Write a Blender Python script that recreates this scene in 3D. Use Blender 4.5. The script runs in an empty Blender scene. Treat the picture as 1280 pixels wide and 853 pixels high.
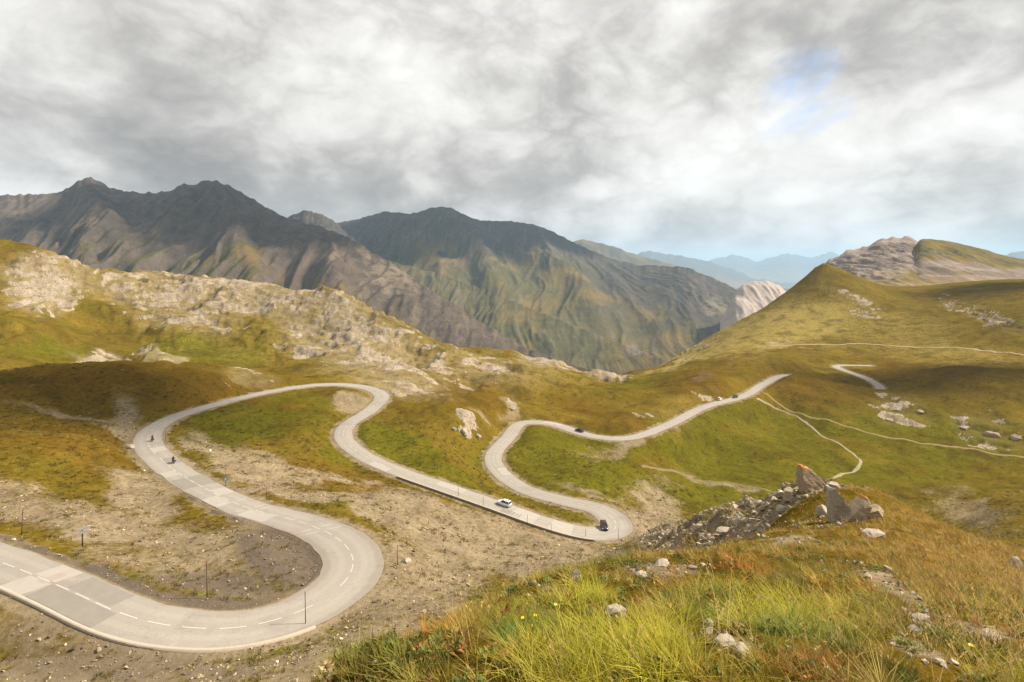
import bpy, bmesh, math, random
import numpy as np
from mathutils import Vector, Matrix, Euler

SC = bpy.context.scene
COL = SC.collection
R = math.radians
random.seed(7)
RNG = np.random.default_rng(11)

# ------------------------------------------------------------------ camera
F, CX, HY = 711.0, 640.0, 330.0          # focal length in px of a 1280 px wide frame, centre column, horizon row
cam_d = bpy.data.cameras.new('camera')
cam = bpy.data.objects.new('camera', cam_d)
COL.objects.link(cam)
cam_d.sensor_width = 36.0
cam_d.lens = 36.0 * F / 1280.0
cam_d.shift_y = -(426.5 - HY) / 1280.0
cam_d.clip_start = 0.05
cam_d.clip_end = 90000
cam.location = (0, 0, 0)
cam.rotation_euler = (R(90), 0, 0)
SC.camera = cam

# ------------------------------------------------------------------ light and exposure
SUN_EL, SUN_AZ = 41.0, 80.0             # elevation, azimuth clockwise from straight ahead (+Y)
SC.view_settings.view_transform = 'Standard'
SC.view_settings.look = 'None'
SC.view_settings.exposure = 0.99
SC.view_settings.gamma = 1.0
SC.view_settings.use_curve_mapping = False
SC.cycles.use_denoising = True
SC.cycles.max_bounces = 6
SC.cycles.volume_bounces = 1
SC.cycles.use_adaptive_sampling = False
sd = Vector((math.sin(R(SUN_AZ)) * math.cos(R(SUN_EL)), math.cos(R(SUN_AZ)) * math.cos(R(SUN_EL)), math.sin(R(SUN_EL))))
sun_d = bpy.data.lights.new('sun', 'SUN')
sun_d.energy = 4.6
sun_d.angle = R(2.5)
sun_d.color = (1.0, 0.90, 0.74)
sun = bpy.data.objects.new('sun', sun_d)
COL.objects.link(sun)
sun.rotation_euler = sd.to_track_quat('Z', 'Y').to_euler()
sun.location = (0, 0, 300)


BANKS = [(500, -70, 3, 24, 0.26), (300, 90, 1, 9, 0.10), (540, 105, 1, 9, -0.16), (330, 180, 3, 16, -0.24), (120, 170, 2, 13, -0.20), (660, 200, 2, 12, -0.22), (480, 245, 1, 9, -0.12), (30, 222, 1, 7, 0.20), (1230, 120, 2, 11, 0.20), (1190, 240, 1, 6, -0.20), (900, 290, 1, 7, -0.12), (1150, 0, 2, 12, -0.10), (1120, 150, 2, 12, 0.12), (1000, 130, 1, 6, .10), (800, 140, 2, 10, 0.10), (960, 200, 2, 10, 0.12), (740, 270, 1, 6, 0.10)]


class NT:
    """tiny node-tree helper"""
    def __init__(self, tree):
        self.t = tree
        tree.nodes.clear()

    def n(self, typ, ins=None, **props):
        nd = self.t.nodes.new(typ)
        for k, v in props.items():
            setattr(nd, k, v)
        for k, v in (ins or {}).items():
            s = nd.inputs[k]
            if isinstance(v, bpy.types.NodeSocket):
                self.t.links.new(v, s)
            elif isinstance(v, bpy.types.Node):
                self.t.links.new(v.outputs[0], s)
            else:
                s.default_value = v
        return nd

    def math(self, op, a, b=0.0, c=0.0, clamp=False):
        return self.n('ShaderNodeMath', {0: a, 1: b, 2: c}, operation=op, use_clamp=clamp).outputs[0]

    def mix(self, f, a, b, blend='MIX'):
        nd = self.n('ShaderNodeMix', {'Factor': f}, data_type='RGBA', blend_type=blend, clamp_factor=True)
        for idx, v in ((6, a), (7, b)):
            if isinstance(v, bpy.types.NodeSocket):
                self.t.links.new(v, nd.inputs[idx])
            else:
                nd.inputs[idx].default_value = tuple(v) + (1.0,) if len(v) == 3 else v
        return nd.outputs[2]

    def noise(self, vec, scale, detail=4.0, rough=0.55, dist=0.0, dim='3D'):
        ins = {'Scale': scale, 'Detail': detail, 'Roughness': rough, 'Distortion': dist}
        if vec is not None:
            ins['Vector'] = vec
        return self.n('ShaderNodeTexNoise', ins, noise_dimensions=dim).outputs[0]

    def ss(self, x, lo, hi, a=0.0, b=1.0):
        return self.n('ShaderNodeMapRange', {0: x, 1: lo, 2: hi, 3: a, 4: b}, interpolation_type='SMOOTHSTEP').outputs[0]


# ------------------------------------------------------------------ world: clear sky above broken cloud
world = bpy.data.worlds.new('World')
SC.world = world
world.use_nodes = True
w = NT(world.node_tree)
sky = w.n('ShaderNodeTexSky', sky_type='NISHITA', sun_disc=False, sun_elevation=R(SUN_EL), sun_rotation=R(SUN_AZ),
          altitude=2600, air_density=1.0, dust_density=1.2, ozone_density=1.0)
blue = w.mix(1.0, sky.outputs[0], (0.105, 0.105, 0.105), 'MULTIPLY')
tc = w.n('ShaderNodeTexCoord')
sep = w.n('ShaderNodeSeparateXYZ', {0: tc.outputs['Generated']})
zc = w.math('MAXIMUM', sep.outputs[2], 0.0)
den = w.math('ADD', zc, 0.24)
cx = w.math('DIVIDE', sep.outputs[0], den)
cy = w.math('DIVIDE', sep.outputs[1], den)
cv = w.n('ShaderNodeCombineXYZ', {0: cx, 1: cy, 2: 0.0})
# wind-drawn cloud sheet: banks stretched along one wind direction
WD = R(24)                                # wind blows away from the viewer, a little to the left
ca = w.math('ADD', w.math('MULTIPLY', cx, -math.sin(WD)), w.math('MULTIPLY', cy, math.cos(WD)))
cb = w.math('ADD', w.math('MULTIPLY', cx, math.cos(WD)), w.math('MULTIPLY', cy, math.sin(WD)))
def sheet(sa, sb, off, scale, det, rough, dist):
    v = w.n('ShaderNodeCombineXYZ', {0: w.math('MULTIPLY_ADD', ca, sa, off), 1: w.math('MULTIPLY', cb, sb), 2: off * 1.7})
    return w.noise(v.outputs[0], scale, det, rough, dist)
big = sheet(0.62, 0.8, 3.1, 0.7, 2.0, 0.45, 0.4)
mid = sheet(0.72, 0.95, 5.2, 1.25, 8.0, 0.52, 0.5)
fin = sheet(0.75, 1.05, 8.4, 3.4, 7.0, 0.56, 0.7)
tone = w.math('ADD', w.math('MULTIPLY', big, 0.7), w.math('MULTIPLY', mid, 0.95))
tone = w.math('ADD', tone, w.math('MULTIPLY', fin, 0.12))
tone = w.math('ADD', tone, 0.11)
pufv = w.n('ShaderNodeMapping', {'Vector': tc.outputs['Generated'], 'Rotation': (0, R(24), 0), 'Scale': (3.2, 3.2, 5.0)})
puff = w.noise(pufv.outputs[0], 1.0, 10.0, 0.57, 0.2)
pufb = w.math('ABSOLUTE', w.math('SUBTRACT', w.noise(pufv.outputs[0], 2.3, 7.0, 0.55, 0.25), 0.5))      # rounded heads with dark seams between
tone = w.math('ADD', tone, w.math('MULTIPLY', w.math('SUBTRACT', puff, 0.5), 1.15))
tone = w.math('ADD', tone, w.math('MULTIPLY', w.math('SUBTRACT', pufb, 0.085), 1.5))
tone = w.math('ADD', tone, 0.005)
def bank(px, py, inner, outer, amt):      # one large cloud bank (dark) or thin place (bright) in the sheet
    global tone
    d = Vector(((px - CX) / F, 1.0, -(py - HY) / F)).normalized()
    dt = w.n('ShaderNodeVectorMath', {0: tc.outputs['Generated'], 1: tuple(d)}, operation='DOT_PRODUCT').outputs['Value']
    tone = w.math('ADD', tone, w.ss(dt, math.cos(R(outer)), math.cos(R(inner)), 0.0, amt))
for bk in BANKS: bank(*bk[:4], bk[4] * (0.72 if bk[4] > 0 else 0.95))
tone = w.n('ShaderNodeMapRange', {0: tone, 1: 0.44, 2: 1.30, 3: 0.0, 4: 1.0}).outputs[0]
cr = w.n('ShaderNodeValToRGB', {0: tone})
e = cr.color_ramp.elements
e[0].position = 0.0; e[0].color = (0.18, 0.171, 0.162, 1)
e[1].position = 1.0; e[1].color = (0.545, 0.535, 0.512, 1)
m1 = e.new(0.35); m1.color = (0.285, 0.270, 0.254, 1)
m2 = e.new(0.7); m2.color = (0.445, 0.430, 0.408, 1)
hole = sheet(0.6, 1.0, 12.9, 1.3, 5.0, 0.6, 0.3)
hd = Vector(((1000 - CX) / F, 1.0, -(125 - HY) / F)).normalized()
hdt = w.n('ShaderNodeVectorMath', {0: tc.outputs['Generated'], 1: tuple(hd)}, operation='DOT_PRODUCT').outputs['Value']
hole = w.ss(w.math('ADD', hole, w.ss(hdt, math.cos(R(9)), math.cos(R(1)), 0.0, 0.24)), 0.66, 0.80)
skyc = w.mix(w.math('MULTIPLY', hole, 0.7), cr.outputs[0], blue)
bg = w.n('ShaderNodeBackground', {0: skyc, 1: 1.0})
w.n('ShaderNodeOutputWorld', {0: bg.outputs[0]})


# ------------------------------------------------------------------ numeric noise
_PERM = np.random.default_rng(3).permutation(4096)
_GR = np.random.default_rng(4).random(4096) * 2 * np.pi
_GX, _GY = np.cos(_GR), np.sin(_GR)


def pn(x, y, seed=0):
    x = np.asarray(x, dtype=np.float64) + seed * 17.31; y = np.asarray(y, dtype=np.float64) - seed * 9.77
    xi = np.floor(x).astype(np.int64); yi = np.floor(y).astype(np.int64)
    fx = x - xi; fy = y - yi
    sx = fx * fx * fx * (fx * (fx * 6 - 15) + 10); sy = fy * fy * fy * (fy * (fy * 6 - 15) + 10)

    def g(ix, iy, dx, dy):
        h = _PERM[(_PERM[ix & 4095] + iy) & 4095]
        return _GX[h] * dx + _GY[h] * dy
    a = g(xi, yi, fx, fy); b = g(xi + 1, yi, fx - 1, fy)
    c = g(xi, yi + 1, fx, fy - 1); d = g(xi + 1, yi + 1, fx - 1, fy - 1)
    return ((a + sx * (b - a)) * (1 - sy) + (c + sx * (d - c)) * sy) * 1.5


def fbm(x, y, o=4, seed=0, gain=0.5):
    r = 0; a = 1.0; f = 1.0
    for i in range(o):
        r = r + a * pn(x * f, y * f, seed + i); a *= gain; f *= 2.03
    return r


def ridged(x, y, o=4, seed=0, gain=0.5):
    r = 0; a = 1.0; f = 1.0; wgt = 1.0
    for i in range(o):
        n = 1 - np.abs(pn(x * f, y * f, seed + i)); n = n * n * wgt
        wgt = np.clip(n * 1.6, 0, 1)
        r = r + a * n; a *= gain; f *= 2.07
    return r


def sst(x, lo, hi):
    t = np.clip((x - lo) / (hi - lo), 0, 1)
    return t * t * (3 - 2 * t)


def U(px): return (px - CX) / F
def S(py): return -(py - HY) / F


# ------------------------------------------------------------------ survey points of the slope: bearing, fall and distance
ROAD = [  # column, row, distance, half width
    (-420, 600, 112, 3.4), (-240, 630, 100, 3.4), (-110, 664, 90, 3.4), (0, 703, 80, 3.4), (75, 733, 74, 3.4), (150, 766, 69, 3.4), (220, 784, 67.5, 3.5), (300, 785, 68.5, 3.7), (375, 765, 73, 4.2), (425, 735, 80, 4.5),
    (442, 703, 88, 4.6), (425, 676, 97, 4.4), (380, 655, 106, 3.8), (300, 632, 117, 3.4), (240, 602, 132, 3.4), (205, 578, 148, 3.5), (185, 553, 167, 3.7),
    (196, 533, 187, 3.4), (240, 514, 210, 3.2), (330, 491, 250, 3.1), (400, 481, 272, 3.1), (450, 483, 273, 3.2), (477, 494, 261, 3.3), (464, 512, 243, 3.3),
    (436, 530, 224, 3.2), (430, 548, 208, 3.3), (455, 570, 192, 3.2), (500, 590, 179, 3.1), (560, 611, 168, 3.1), (627, 634, 158, 3.1), (680, 653, 151.5, 3.1),
    (730, 666, 148, 3.6), (762, 666, 149.5, 4.3), (770, 654, 156, 4.5), (748, 636, 167, 3.9), (700, 625, 176, 3.2), (655, 611, 186, 3.2), (625, 590, 203, 3.2),
    (617, 569, 221, 3.2), (636, 546, 247, 3.2), (652, 529, 270, 3.1), (690, 530, 272, 3.0), (740, 545, 257, 2.9), (790, 547, 257, 2.9), (840, 529, 283, 2.9),
    (880, 509, 316, 2.9), (930, 495, 347, 2.9), (955, 480, 388, 2.9), (985, 469, 422, 2.9), (1040, 481, 402, 2.8), (1098, 487, 386, 2.8), (1085, 474, 425, 2.8), (1045, 458, 478, 2.8), (1090, 457, 478, 2.8)]

PTS = [
    # the brow the photographer stands on
    (400, 853, 2.9), (520, 853, 2.6), (640, 853, 2.4), (800, 853, 2.3), (960, 853, 2.3), (1120, 853, 2.4), (1280, 853, 2.6),
    (425, 842, 3.2), (500, 816, 3.7), (560, 785, 4.4), (600, 761, 5.0), (660, 731, 6.0), (740, 713, 7.5), (820, 706, 9.0), (900, 699, 9.5),
    (700, 790, 3.3), (770, 767, 3.8), (850, 780, 3.5), (900, 730, 5.2), (1000, 730, 5.2), (1000, 690, 8), (1000, 660, 12.5), (1060, 652, 14), (1060, 627, 19),
    (1010, 614, 22), (1060, 607, 24), (1110, 622, 22), (1150, 640, 19), (1200, 660, 16), (1280, 690, 12.5), (1150, 700, 8), (1280, 740, 6), (1150, 770, 4), (1280, 800, 3.5),
    (1440, 735, 9), (1440, 853, 2.8), (960, 664, 14),
    # rubble spur behind the brow
    (980, 622, 24), (940, 640, 30), (900, 655, 36), (870, 667, 43), (850, 682, 50), (960, 618, 30), (920, 627, 44), (880, 641, 58), (850, 656, 78),
    # slopes under the brow
    (870, 650, 62), (830, 678, 82), (780, 698, 100), (700, 710, 104), (640, 690, 128), (560, 660, 134), (520, 690, 108), (560, 735, 84), (480, 785, 67), (600, 735, 86), (650, 722, 98), (420, 828, 57),
    (0, 853, 58), (100, 830, 62), (200, 853, 57), (100, 790, 66), (0, 775, 70), (300, 830, 59), (500, 730, 84), (600, 680, 126), (700, 690, 134), (500, 650, 124), (480, 630, 139),
    # inside and left of the first bend
    (310, 700, 88), (270, 690, 92), (250, 735, 80), (200, 655, 106), (270, 655, 106), (100, 655, 97), (0, 650, 97), (0, 600, 118), (100, 600, 126), (160, 610, 127), (100, 555, 158), (0, 550, 146), (0, 510, 182), (100, 505, 200),
    (0, 474, 222), (100, 470, 240), (200, 467, 252), (280, 467, 268), (330, 467, 290), (140, 520, 192), (0, 690, 86), (60, 690, 87),
    # left hill
    (0, 452, 300), (60, 440, 335), (140, 462, 322), (100, 445, 345), (200, 452, 350), (300, 435, 395), (0, 400, 360), (100, 400, 420), (200, 402, 440), (300, 392, 470), (0, 350, 420), (0, 308, 470), (60, 312, 480), (85, 322, 486), (105, 335, 492),
    (125, 345, 497), (200, 347, 530), (270, 352, 530), (330, 358, 520), (410, 362, 500), (440, 376, 482), (470, 408, 446), (500, 433, 416), (400, 410, 450), (400, 452, 378), (450, 462, 345), (300, 458, 346), (360, 472, 300),
    # inside the second loop
    (330, 560, 182), (330, 530, 206), (400, 560, 190), (400, 510, 236), (350, 600, 146), (450, 620, 148), (400, 620, 138), (300, 560, 178), (520, 625, 150), (260, 540, 192),
    # knoll and gully in the middle
    (540, 452, 395), (540, 436, 425), (600, 446, 440), (690, 450, 460), (715, 461, 470), (600, 470, 380), (540, 482, 310), (530, 510, 254), (590, 514, 264), (575, 500, 285), (620, 505, 300), (640, 500, 322), (580, 540, 234), (520, 550, 212), (560, 575, 194), (600, 600, 190), (570, 595, 180), (480, 545, 214),
    (700, 580, 222), (780, 580, 229), (700, 552, 247), (720, 600, 197), (800, 600, 216), (830, 572, 256), (720, 645, 160), (690, 637, 166),
    (650, 488, 330), (700, 502, 325), (780, 512, 312), (750, 480, 400), (850, 482, 380), (800, 470, 440), (900, 468, 412), (740, 466, 500), (780, 455, 560), (860, 440, 600), (930, 450, 490), (970, 441, 520),
    # meadow basin
    (870, 560, 278), (950, 522, 340), (950, 560, 286), (950, 600, 244), (850, 612, 232), (830, 645, 186), (900, 600, 242), (1050, 560, 286), (1100, 582, 268), (1200, 562, 290), (1200, 620, 230), (1200, 655, 200), (1280, 600, 246), (1280, 640, 190), (1245, 628, 205), (1000, 505, 350), (1280, 545, 298),
    # right hill
    (1050, 495, 365), (1130, 512, 340), (1150, 488, 386), (1200, 470, 400), (1280, 482, 362), (1000, 458, 452), (1120, 452, 476), (965, 432, 560), (1080, 430, 560), (1180, 434, 520), (1280, 445, 460), (900, 420, 690), (960, 408, 645), (950, 390, 730), (1000, 360, 742), (1030, 340, 750), (1080, 358, 740),
    (1100, 390, 660), (1020, 390, 670), (1200, 400, 600), (1280, 400, 540), (1150, 365, 780), (1280, 365, 650), (1220, 352, 850), (1280, 350, 850), (960, 386, 795), (900, 417, 800), (850, 442, 755), (1130, 362, 800)]
HID = [  # column, distance, height: ground hidden behind the brows
    (-160, 1.0, -1.75), (300, 1.0, -1.75), (640, 1.0, -1.62), (1000, 1.0, -1.6), (1440, 1.0, -1.6),
    (-160, 3, -3.3), (100, 3, -3.2), (300, 3, -3.0), (-160, 7, -7), (100, 7, -7), (300, 7, -7), (0, 15, -14), (250, 15, -13.6), (0, 30, -26), (250, 30, -26), (0, 48, -38), (250, 48, -37.5),
    (450, 7, -5.6), (560, 9, -6.8), (500, 15, -12.5), (500, 30, -24), (500, 48, -35.5), (650, 13, -8.4), (650, 30, -20), (650, 60, -37.5), (740, 14, -8.2), (740, 30, -18.6), (740, 60, -35), (830, 17, -9.4), (850, 30, -16.4), (920, 20, -10.6),
    (960, 48, -21.5), (1010, 34, -15), (1060, 38, -17.5), (1110, 36, -17.5), (1200, 28, -15.5), (1280, 22, -13.6), (1440, 18, -13), (1000, 80, -44), (1100, 80, -44), (1200, 80, -43), (1350, 70, -38), (960, 140, -68), (1100, 150, -75), (1280, 130, -64), (1100, 205, -90),
    (-160, 330, -58), (0, 262, -54), (100, 285, -58), (200, 300, -60), (280, 310, -61),
    (-160, 600, -60), (60, 620, -40), (200, 680, -70), (330, 680, -90), (430, 640, -110), (500, 560, -115), (600, 560, -120), (700, 620, -135), (780, 720, -150),
    (-160, 1300, -420), (100, 1300, -420), (300, 1300, -430), (500, 1000, -300), (500, 1300, -430), (700, 1000, -280), (700, 1300, -420), (850, 1100, -260), (900, 1300, -380), (100, 900, -190), (300, 900, -220),
    (960, 1000, -160), (1030, 1000, -70), (1100, 1000, -55), (1030, 1300, -150), (1150, 1300, -60), (1280, 1200, -40), (1440, 1200, -40), (640, 285, -74), (1010, 450, -86), (1060, 445, -86)]
pu, pv, ps = [], [], []
def addp(px, py, D, z=None):
    pu.append(U(px)); pv.append(math.log(D)); ps.append(S(py) if z is None else z / D)
for p in PTS:
    addp(*p)
    if p[0] == 0: addp(-170, p[1], p[2]); addp(-450, p[1], p[2])
    if p[0] == 1280: addp(1450, p[1], p[2]); addp(1730, p[1], p[2])
for c, D, z in HID:
    addp(c, 0, D, z)
    if c == -160: addp(-450, 0, D, z)
    if c == 1440: addp(1730, 0, D, z)
for i, r in enumerate(ROAD): addp(r[0], r[1], r[2])
pu, pv, ps = map(np.array, (pu, pv, ps))


def tps_k(r2): return np.where(r2 > 1e-12, 0.5 * r2 * np.log(np.maximum(r2, 1e-12)), 0.0)


N = len(pu)
K = tps_k((pu[:, None] - pu[None]) ** 2 + (pv[:, None] - pv[None]) ** 2) + np.eye(N) * 2e-5
P = np.stack([np.ones(N), pu, pv], 1)
A = np.zeros((N + 3, N + 3)); A[:N, :N] = K; A[:N, N:] = P; A[N:, :N] = P.T
sol = np.linalg.solve(A, np.concatenate([ps, np.zeros(3)]))


def tps(u, v):
    out = np.empty(u.size); u_, v_ = u.ravel(), v.ravel()
    for i in range(0, u.size, 20000):
        a, b = u_[i:i + 20000], v_[i:i + 20000]
        out[i:i + 20000] = tps_k((a[:, None] - pu) ** 2 + (b[:, None] - pv) ** 2) @ sol[:N] + sol[N] + sol[N + 1] * a + sol[N + 2] * b
    return out.reshape(u.shape)


# grid of the ground: bearing x log distance
gu = np.concatenate([np.linspace(-1.55, -.96, 74, endpoint=False), np.linspace(-.96, .96, 920), np.linspace(.96, 1.55, 75)[1:]])
NU = len(gu)
gv = np.concatenate([np.arange(math.log(0.9), math.log(55), 0.0125), np.arange(math.log(55) + 0.005, math.log(1300), 0.0052)])
NV = len(gv)
cu, cvv = gu[::3], gv[::3]
if cvv[-1] != gv[-1]: cvv = np.append(cvv, gv[-1])
if cu[-1] != gu[-1]: cu = np.append(cu, gu[-1])
cs = tps(*np.meshgrid(cu, cvv))
# cubic-ish upsample: along u, then along v
tmp = np.stack([np.interp(gu, cu, row) for row in cs])
sgrid = np.stack([np.interp(gv, cvv, tmp[:, j]) for j in range(NU)], 1)
UU, VV = np.meshgrid(gu, gv)
DD = np.exp(VV); XX = UU * DD
ZB = sgrid * DD
FB1 = fbm(UU * 12, VV * 12, 4, 201); FB2 = fbm(UU * 12, VV * 12, 4, 211)
PXI = UU * F + CX + 16 * np.interp(VV, [3, 4], [0.4, 1]) * FB1; PYI = -sgrid * F + HY + 8 * FB2       # bearing / dip of every ground point, used to place ground cover
lin = np.linspace


# ------------------------------------------------------------------ road centre line
def catmull(P, step):
    P = np.array(P, float); P = np.vstack([2 * P[0] - P[1], P, 2 * P[-1] - P[-2]])
    out = []
    for i in range(1, len(P) - 2):
        a, b, c, d = P[i - 1], P[i], P[i + 1], P[i + 2]
        n = max(2, int(np.linalg.norm((c - b)[:3]) / step))
        t = np.linspace(0, 1, n, endpoint=False)[:, None]
        out.append(0.5 * ((2 * b) + (-a + c) * t + (2 * a - 5 * b + 4 * c - d) * t ** 2 + (-a + 3 * b - 3 * c + d) * t ** 3))
    out.append(P[-2][None])
    return np.vstack(out)


def resample(L, step):
    d = np.concatenate([[0], np.cumsum(np.linalg.norm(np.diff(L[:, :2], axis=0), axis=1))])
    t = np.arange(0, d[-1], step)
    return np.stack([np.interp(t, d, L[:, k]) for k in range(L.shape[1])], 1), t


def smooth(a, n):
    k = np.hanning(n + 2)[1:-1]; k /= k.sum()
    return np.convolve(np.pad(a, (n // 2, n // 2), mode='edge'), k, 'valid')[:len(a)]


rc = catmull([(U(r[0]) * r[2], r[2], S(r[1]) * r[2], r[3]) for r in ROAD], 1.0)
rc, rt = resample(rc, 0.75)
for k, n in ((0, 9), (1, 9), (2, 41), (3, 21)): rc[:, k] = smooth(rc[:, k], n)
rtan = np.gradient(rc[:, :2], axis=0); rtan /= np.linalg.norm(rtan, axis=1)[:, None]
rnor = np.stack([-rtan[:, 1], rtan[:, 0]], 1)      # left of travel (travel leads away, downhill)

T0 = float(rt[((rc[:, 0] - U(-90) * 90) ** 2 + (rc[:, 1] - 90) ** 2).argmin()])
# distance of every ground point to the road, height of the nearest road point
RD = np.full(XX.shape, 99.0); RZ = np.zeros(XX.shape); RH = np.full(XX.shape, 3.2); RSIDE = np.zeros(XX.shape); RT = np.zeros(XX.shape)
sel = np.where((DD > 55) & (DD < 560))
sx, sy = XX[sel], DD[sel]
best = np.full(len(sx), 1e9); bi = np.zeros(len(sx), int)
CH = 40
for a in range(0, len(rc), CH):
    seg = rc[a:a + CH]
    lo, hi = seg[:, :2].min(0) - 26, seg[:, :2].max(0) + 26
    m = np.where((sx > lo[0]) & (sx < hi[0]) & (sy > lo[1]) & (sy < hi[1]))[0]
    if not len(m): continue
    d2 = (sx[m][:, None] - seg[:, 0]) ** 2 + (sy[m][:, None] - seg[:, 1]) ** 2
    j = d2.argmin(1); dm = d2[np.arange(len(m)), j]
    b = dm < best[m]
    best[m[b]] = dm[b]; bi[m[b]] = a + j[b]
ok = best < 1e8
iu, iv = sel[0][ok], sel[1][ok]
RD[iu, iv] = np.sqrt(best[ok]); RZ[iu, iv] = rc[bi[ok], 2]; RH[iu, iv] = rc[bi[ok], 3]; RT[iu, iv] = rt[bi[ok]]
RSIDE[iu, iv] = np.sign((sx[ok] - rc[bi[ok], 0]) * rnor[bi[ok], 0] + (sy[ok] - rc[bi[ok], 1]) * rnor[bi[ok], 1])

# ------------------------------------------------------------------ ground cover masks
def ell(px, py, rx, ry, ang=0, soft=0.5, d0=0, d1=1e9):
    soft = max(soft, 0.72)
    c, s = math.cos(R(ang)), math.sin(R(ang))
    dx, dy = PXI - px, PYI - py
    a = (dx * c + dy * s) / rx; b = (-dx * s + dy * c) / ry
    r = np.sqrt(a * a + b * b)
    return (1 - sst(r, 1 - soft, 1 + soft)) * ((DD >= d0) & (DD <= d1))


def union(*ms):
    o = np.zeros_like(DD)
    for m in ms: o = np.maximum(o, m)
    return o


nz40 = fbm(XX / 40, DD / 40, 4, 21); nz12 = fbm(XX / 12, DD / 12, 4, 31); nz4 = fbm(XX / 3.5, DD / 3.5, 3, 41)
near = 1 - sst(DD, 24, 34)
wob = nz12 * 0.25

green = union(ell(320, 525, 90, 28, -14, 0.6), ell(480, 565, 70, 30, 15, 0.6), ell(720, 580, 110, 42, 0, .5), ell(960, 570, 170, 55, 0, .5), ell(1150, 560, 160, 50, 8, .6) * .75, ell(860, 620, 60, 20, 10, .5, 100),
              ell(250, 440, 90, 18, 0, .7) * .7, ell(60, 440, 60, 15, 0, .6) * .6, ell(560, 600, 50, 16, 20, .6) * .9, ell(820, 480, 80, 18, -10, .6) * .5, ell(700, 640, 60, 10, 12, .5, 100) * .5, ell(60, 585, 70, 20, 10, .7) * .4)
green = np.clip(np.maximum(green * 1.2, 0.5 * sst(nz40, 0.0, 0.6)), 0, 1) * (1 - near)
rust = union(ell(150, 490, 260, 28, 0, .6) * .9, ell(90, 560, 120, 45, 15, .6) * .8, ell(580, 505, 80, 26, 12, .6) * .95, ell(440, 600, 130, 24, 4, .5) * .85, ell(760, 525, 60, 14, 15, .6) * .8, ell(870, 480, 60, 16, -12, .5) * .9, ell(1020, 490, 110, 24, 10, .6) * .75, ell(1200, 470, 130, 30, 10, .6) * .6, ell(820, 590, 40, 16, 20, .6) * .7,
             ell(1080, 560, 160, 12, 6, .7) * .5, ell(1240, 590, 80, 30, 0, .6) * .6, ell(60, 320, 60, 20, 0, .6) * .6, ell(60, 800, 120, 24, 10, .6, 40) * .8, ell(250, 850, 120, 16, 0, .6, 40) * .5)
rust = np.clip(rust + 0.45 * sst(nz40, -0.05, 0.7) * (DD > 100), 0, 1) * .82 * (1 - near) + near * .55
nbare = union(*[ell(*q, .5, 0, 24) for q in ((1115, 735, 60, 12, 28), (820, 712, 56, 9, 0), (915, 806, 40, 11, 15), (1225, 790, 50, 11, 15), (985, 676, 50, 7, 0), (1150, 775, 34, 14, 25), (690, 735, 20, 9, -20), (1150, 815, 40, 10, 20))])
gravel = union(ell(620, 680, 150, 42, 12, .5, 50), ell(520, 740, 110, 60, -35, .6, 40), ell(430, 820, 150, 45, -18, .6, 40), ell(700, 700, 120, 26, 0, .5, 50), ell(830, 670, 70, 30, 20, .5, 22), ell(920, 650, 90, 34, -25, .5, 22, 120), ell(500, 640, 70, 26, 10, .5, 50),
               ell(100, 650, 190, 26, 12, .6, 50), ell(180, 620, 50, 26, 25, .5, 50), ell(320, 590, 70, 20, 12, .6, 50), ell(260, 565, 44, 16, 25, .6, 50) * .8, ell(380, 625, 90, 10, 6, .6, 50), ell(440, 503, 34, 12, -12, .5), ell(420, 600, 70, 5, 5, .6) * .7,
               ell(300, 690, 130, 40, 0, .5, 50) * .8, ell(230, 722, 150, 26, 12, .5, 50) * .75, ell(90, 672, 110, 12, 12, .5, 50) * .5, ell(780, 660, 45, 14, 10, .5, 60), ell(820, 630, 40, 24, 30, .5, 60) * .7, ell(790, 558, 70, 12, -14, .6) * .7, ell(150, 800, 260, 50, 0, .5, 40) * .62, ell(730, 617, 60, 8, 12, .6) * .6,
               ell(900, 606, 80, 6, 10, .6, 100) * .6, ell(1210, 636, 60, 22, 10, .5, 100) * .6, ell(160, 535, 34, 26, 60, .6, 50) * .8, ell(90, 522, 90, 5, 12, .7, 50) * .7)
gravel = np.maximum(gravel, nbare * .8)
sc_ = (DD > 22) & (DD < 62) & (VV > 0)
gravel = np.maximum(gravel, sc_ * sst(PYI, 560, 640) * 0.95)
soil = union(ell(355, 690, 60, 40, 0, .5, 50) * 1.1, ell(150, 830, 240, 40, 0, .6, 40) * .55, ell(200, 655, 120, 14, 8, .6, 50) * .35, ell(270, 735, 110, 18, 0, .6, 50) * .8, ell(60, 755, 90, 18, 22, .5, 50) * .6, ell(530, 620, 20, 8, 0, .5, 50) * .6, ell(880, 480, 18, 12, 0, .5) * .5, ell(60, 800, 90, 30, 0, .6, 40) * .45, ell(1240, 655, 40, 18, 10, .6, 100) * .4, ell(230, 690, 70, 16, 0, .6, 50) * .4)
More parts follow.
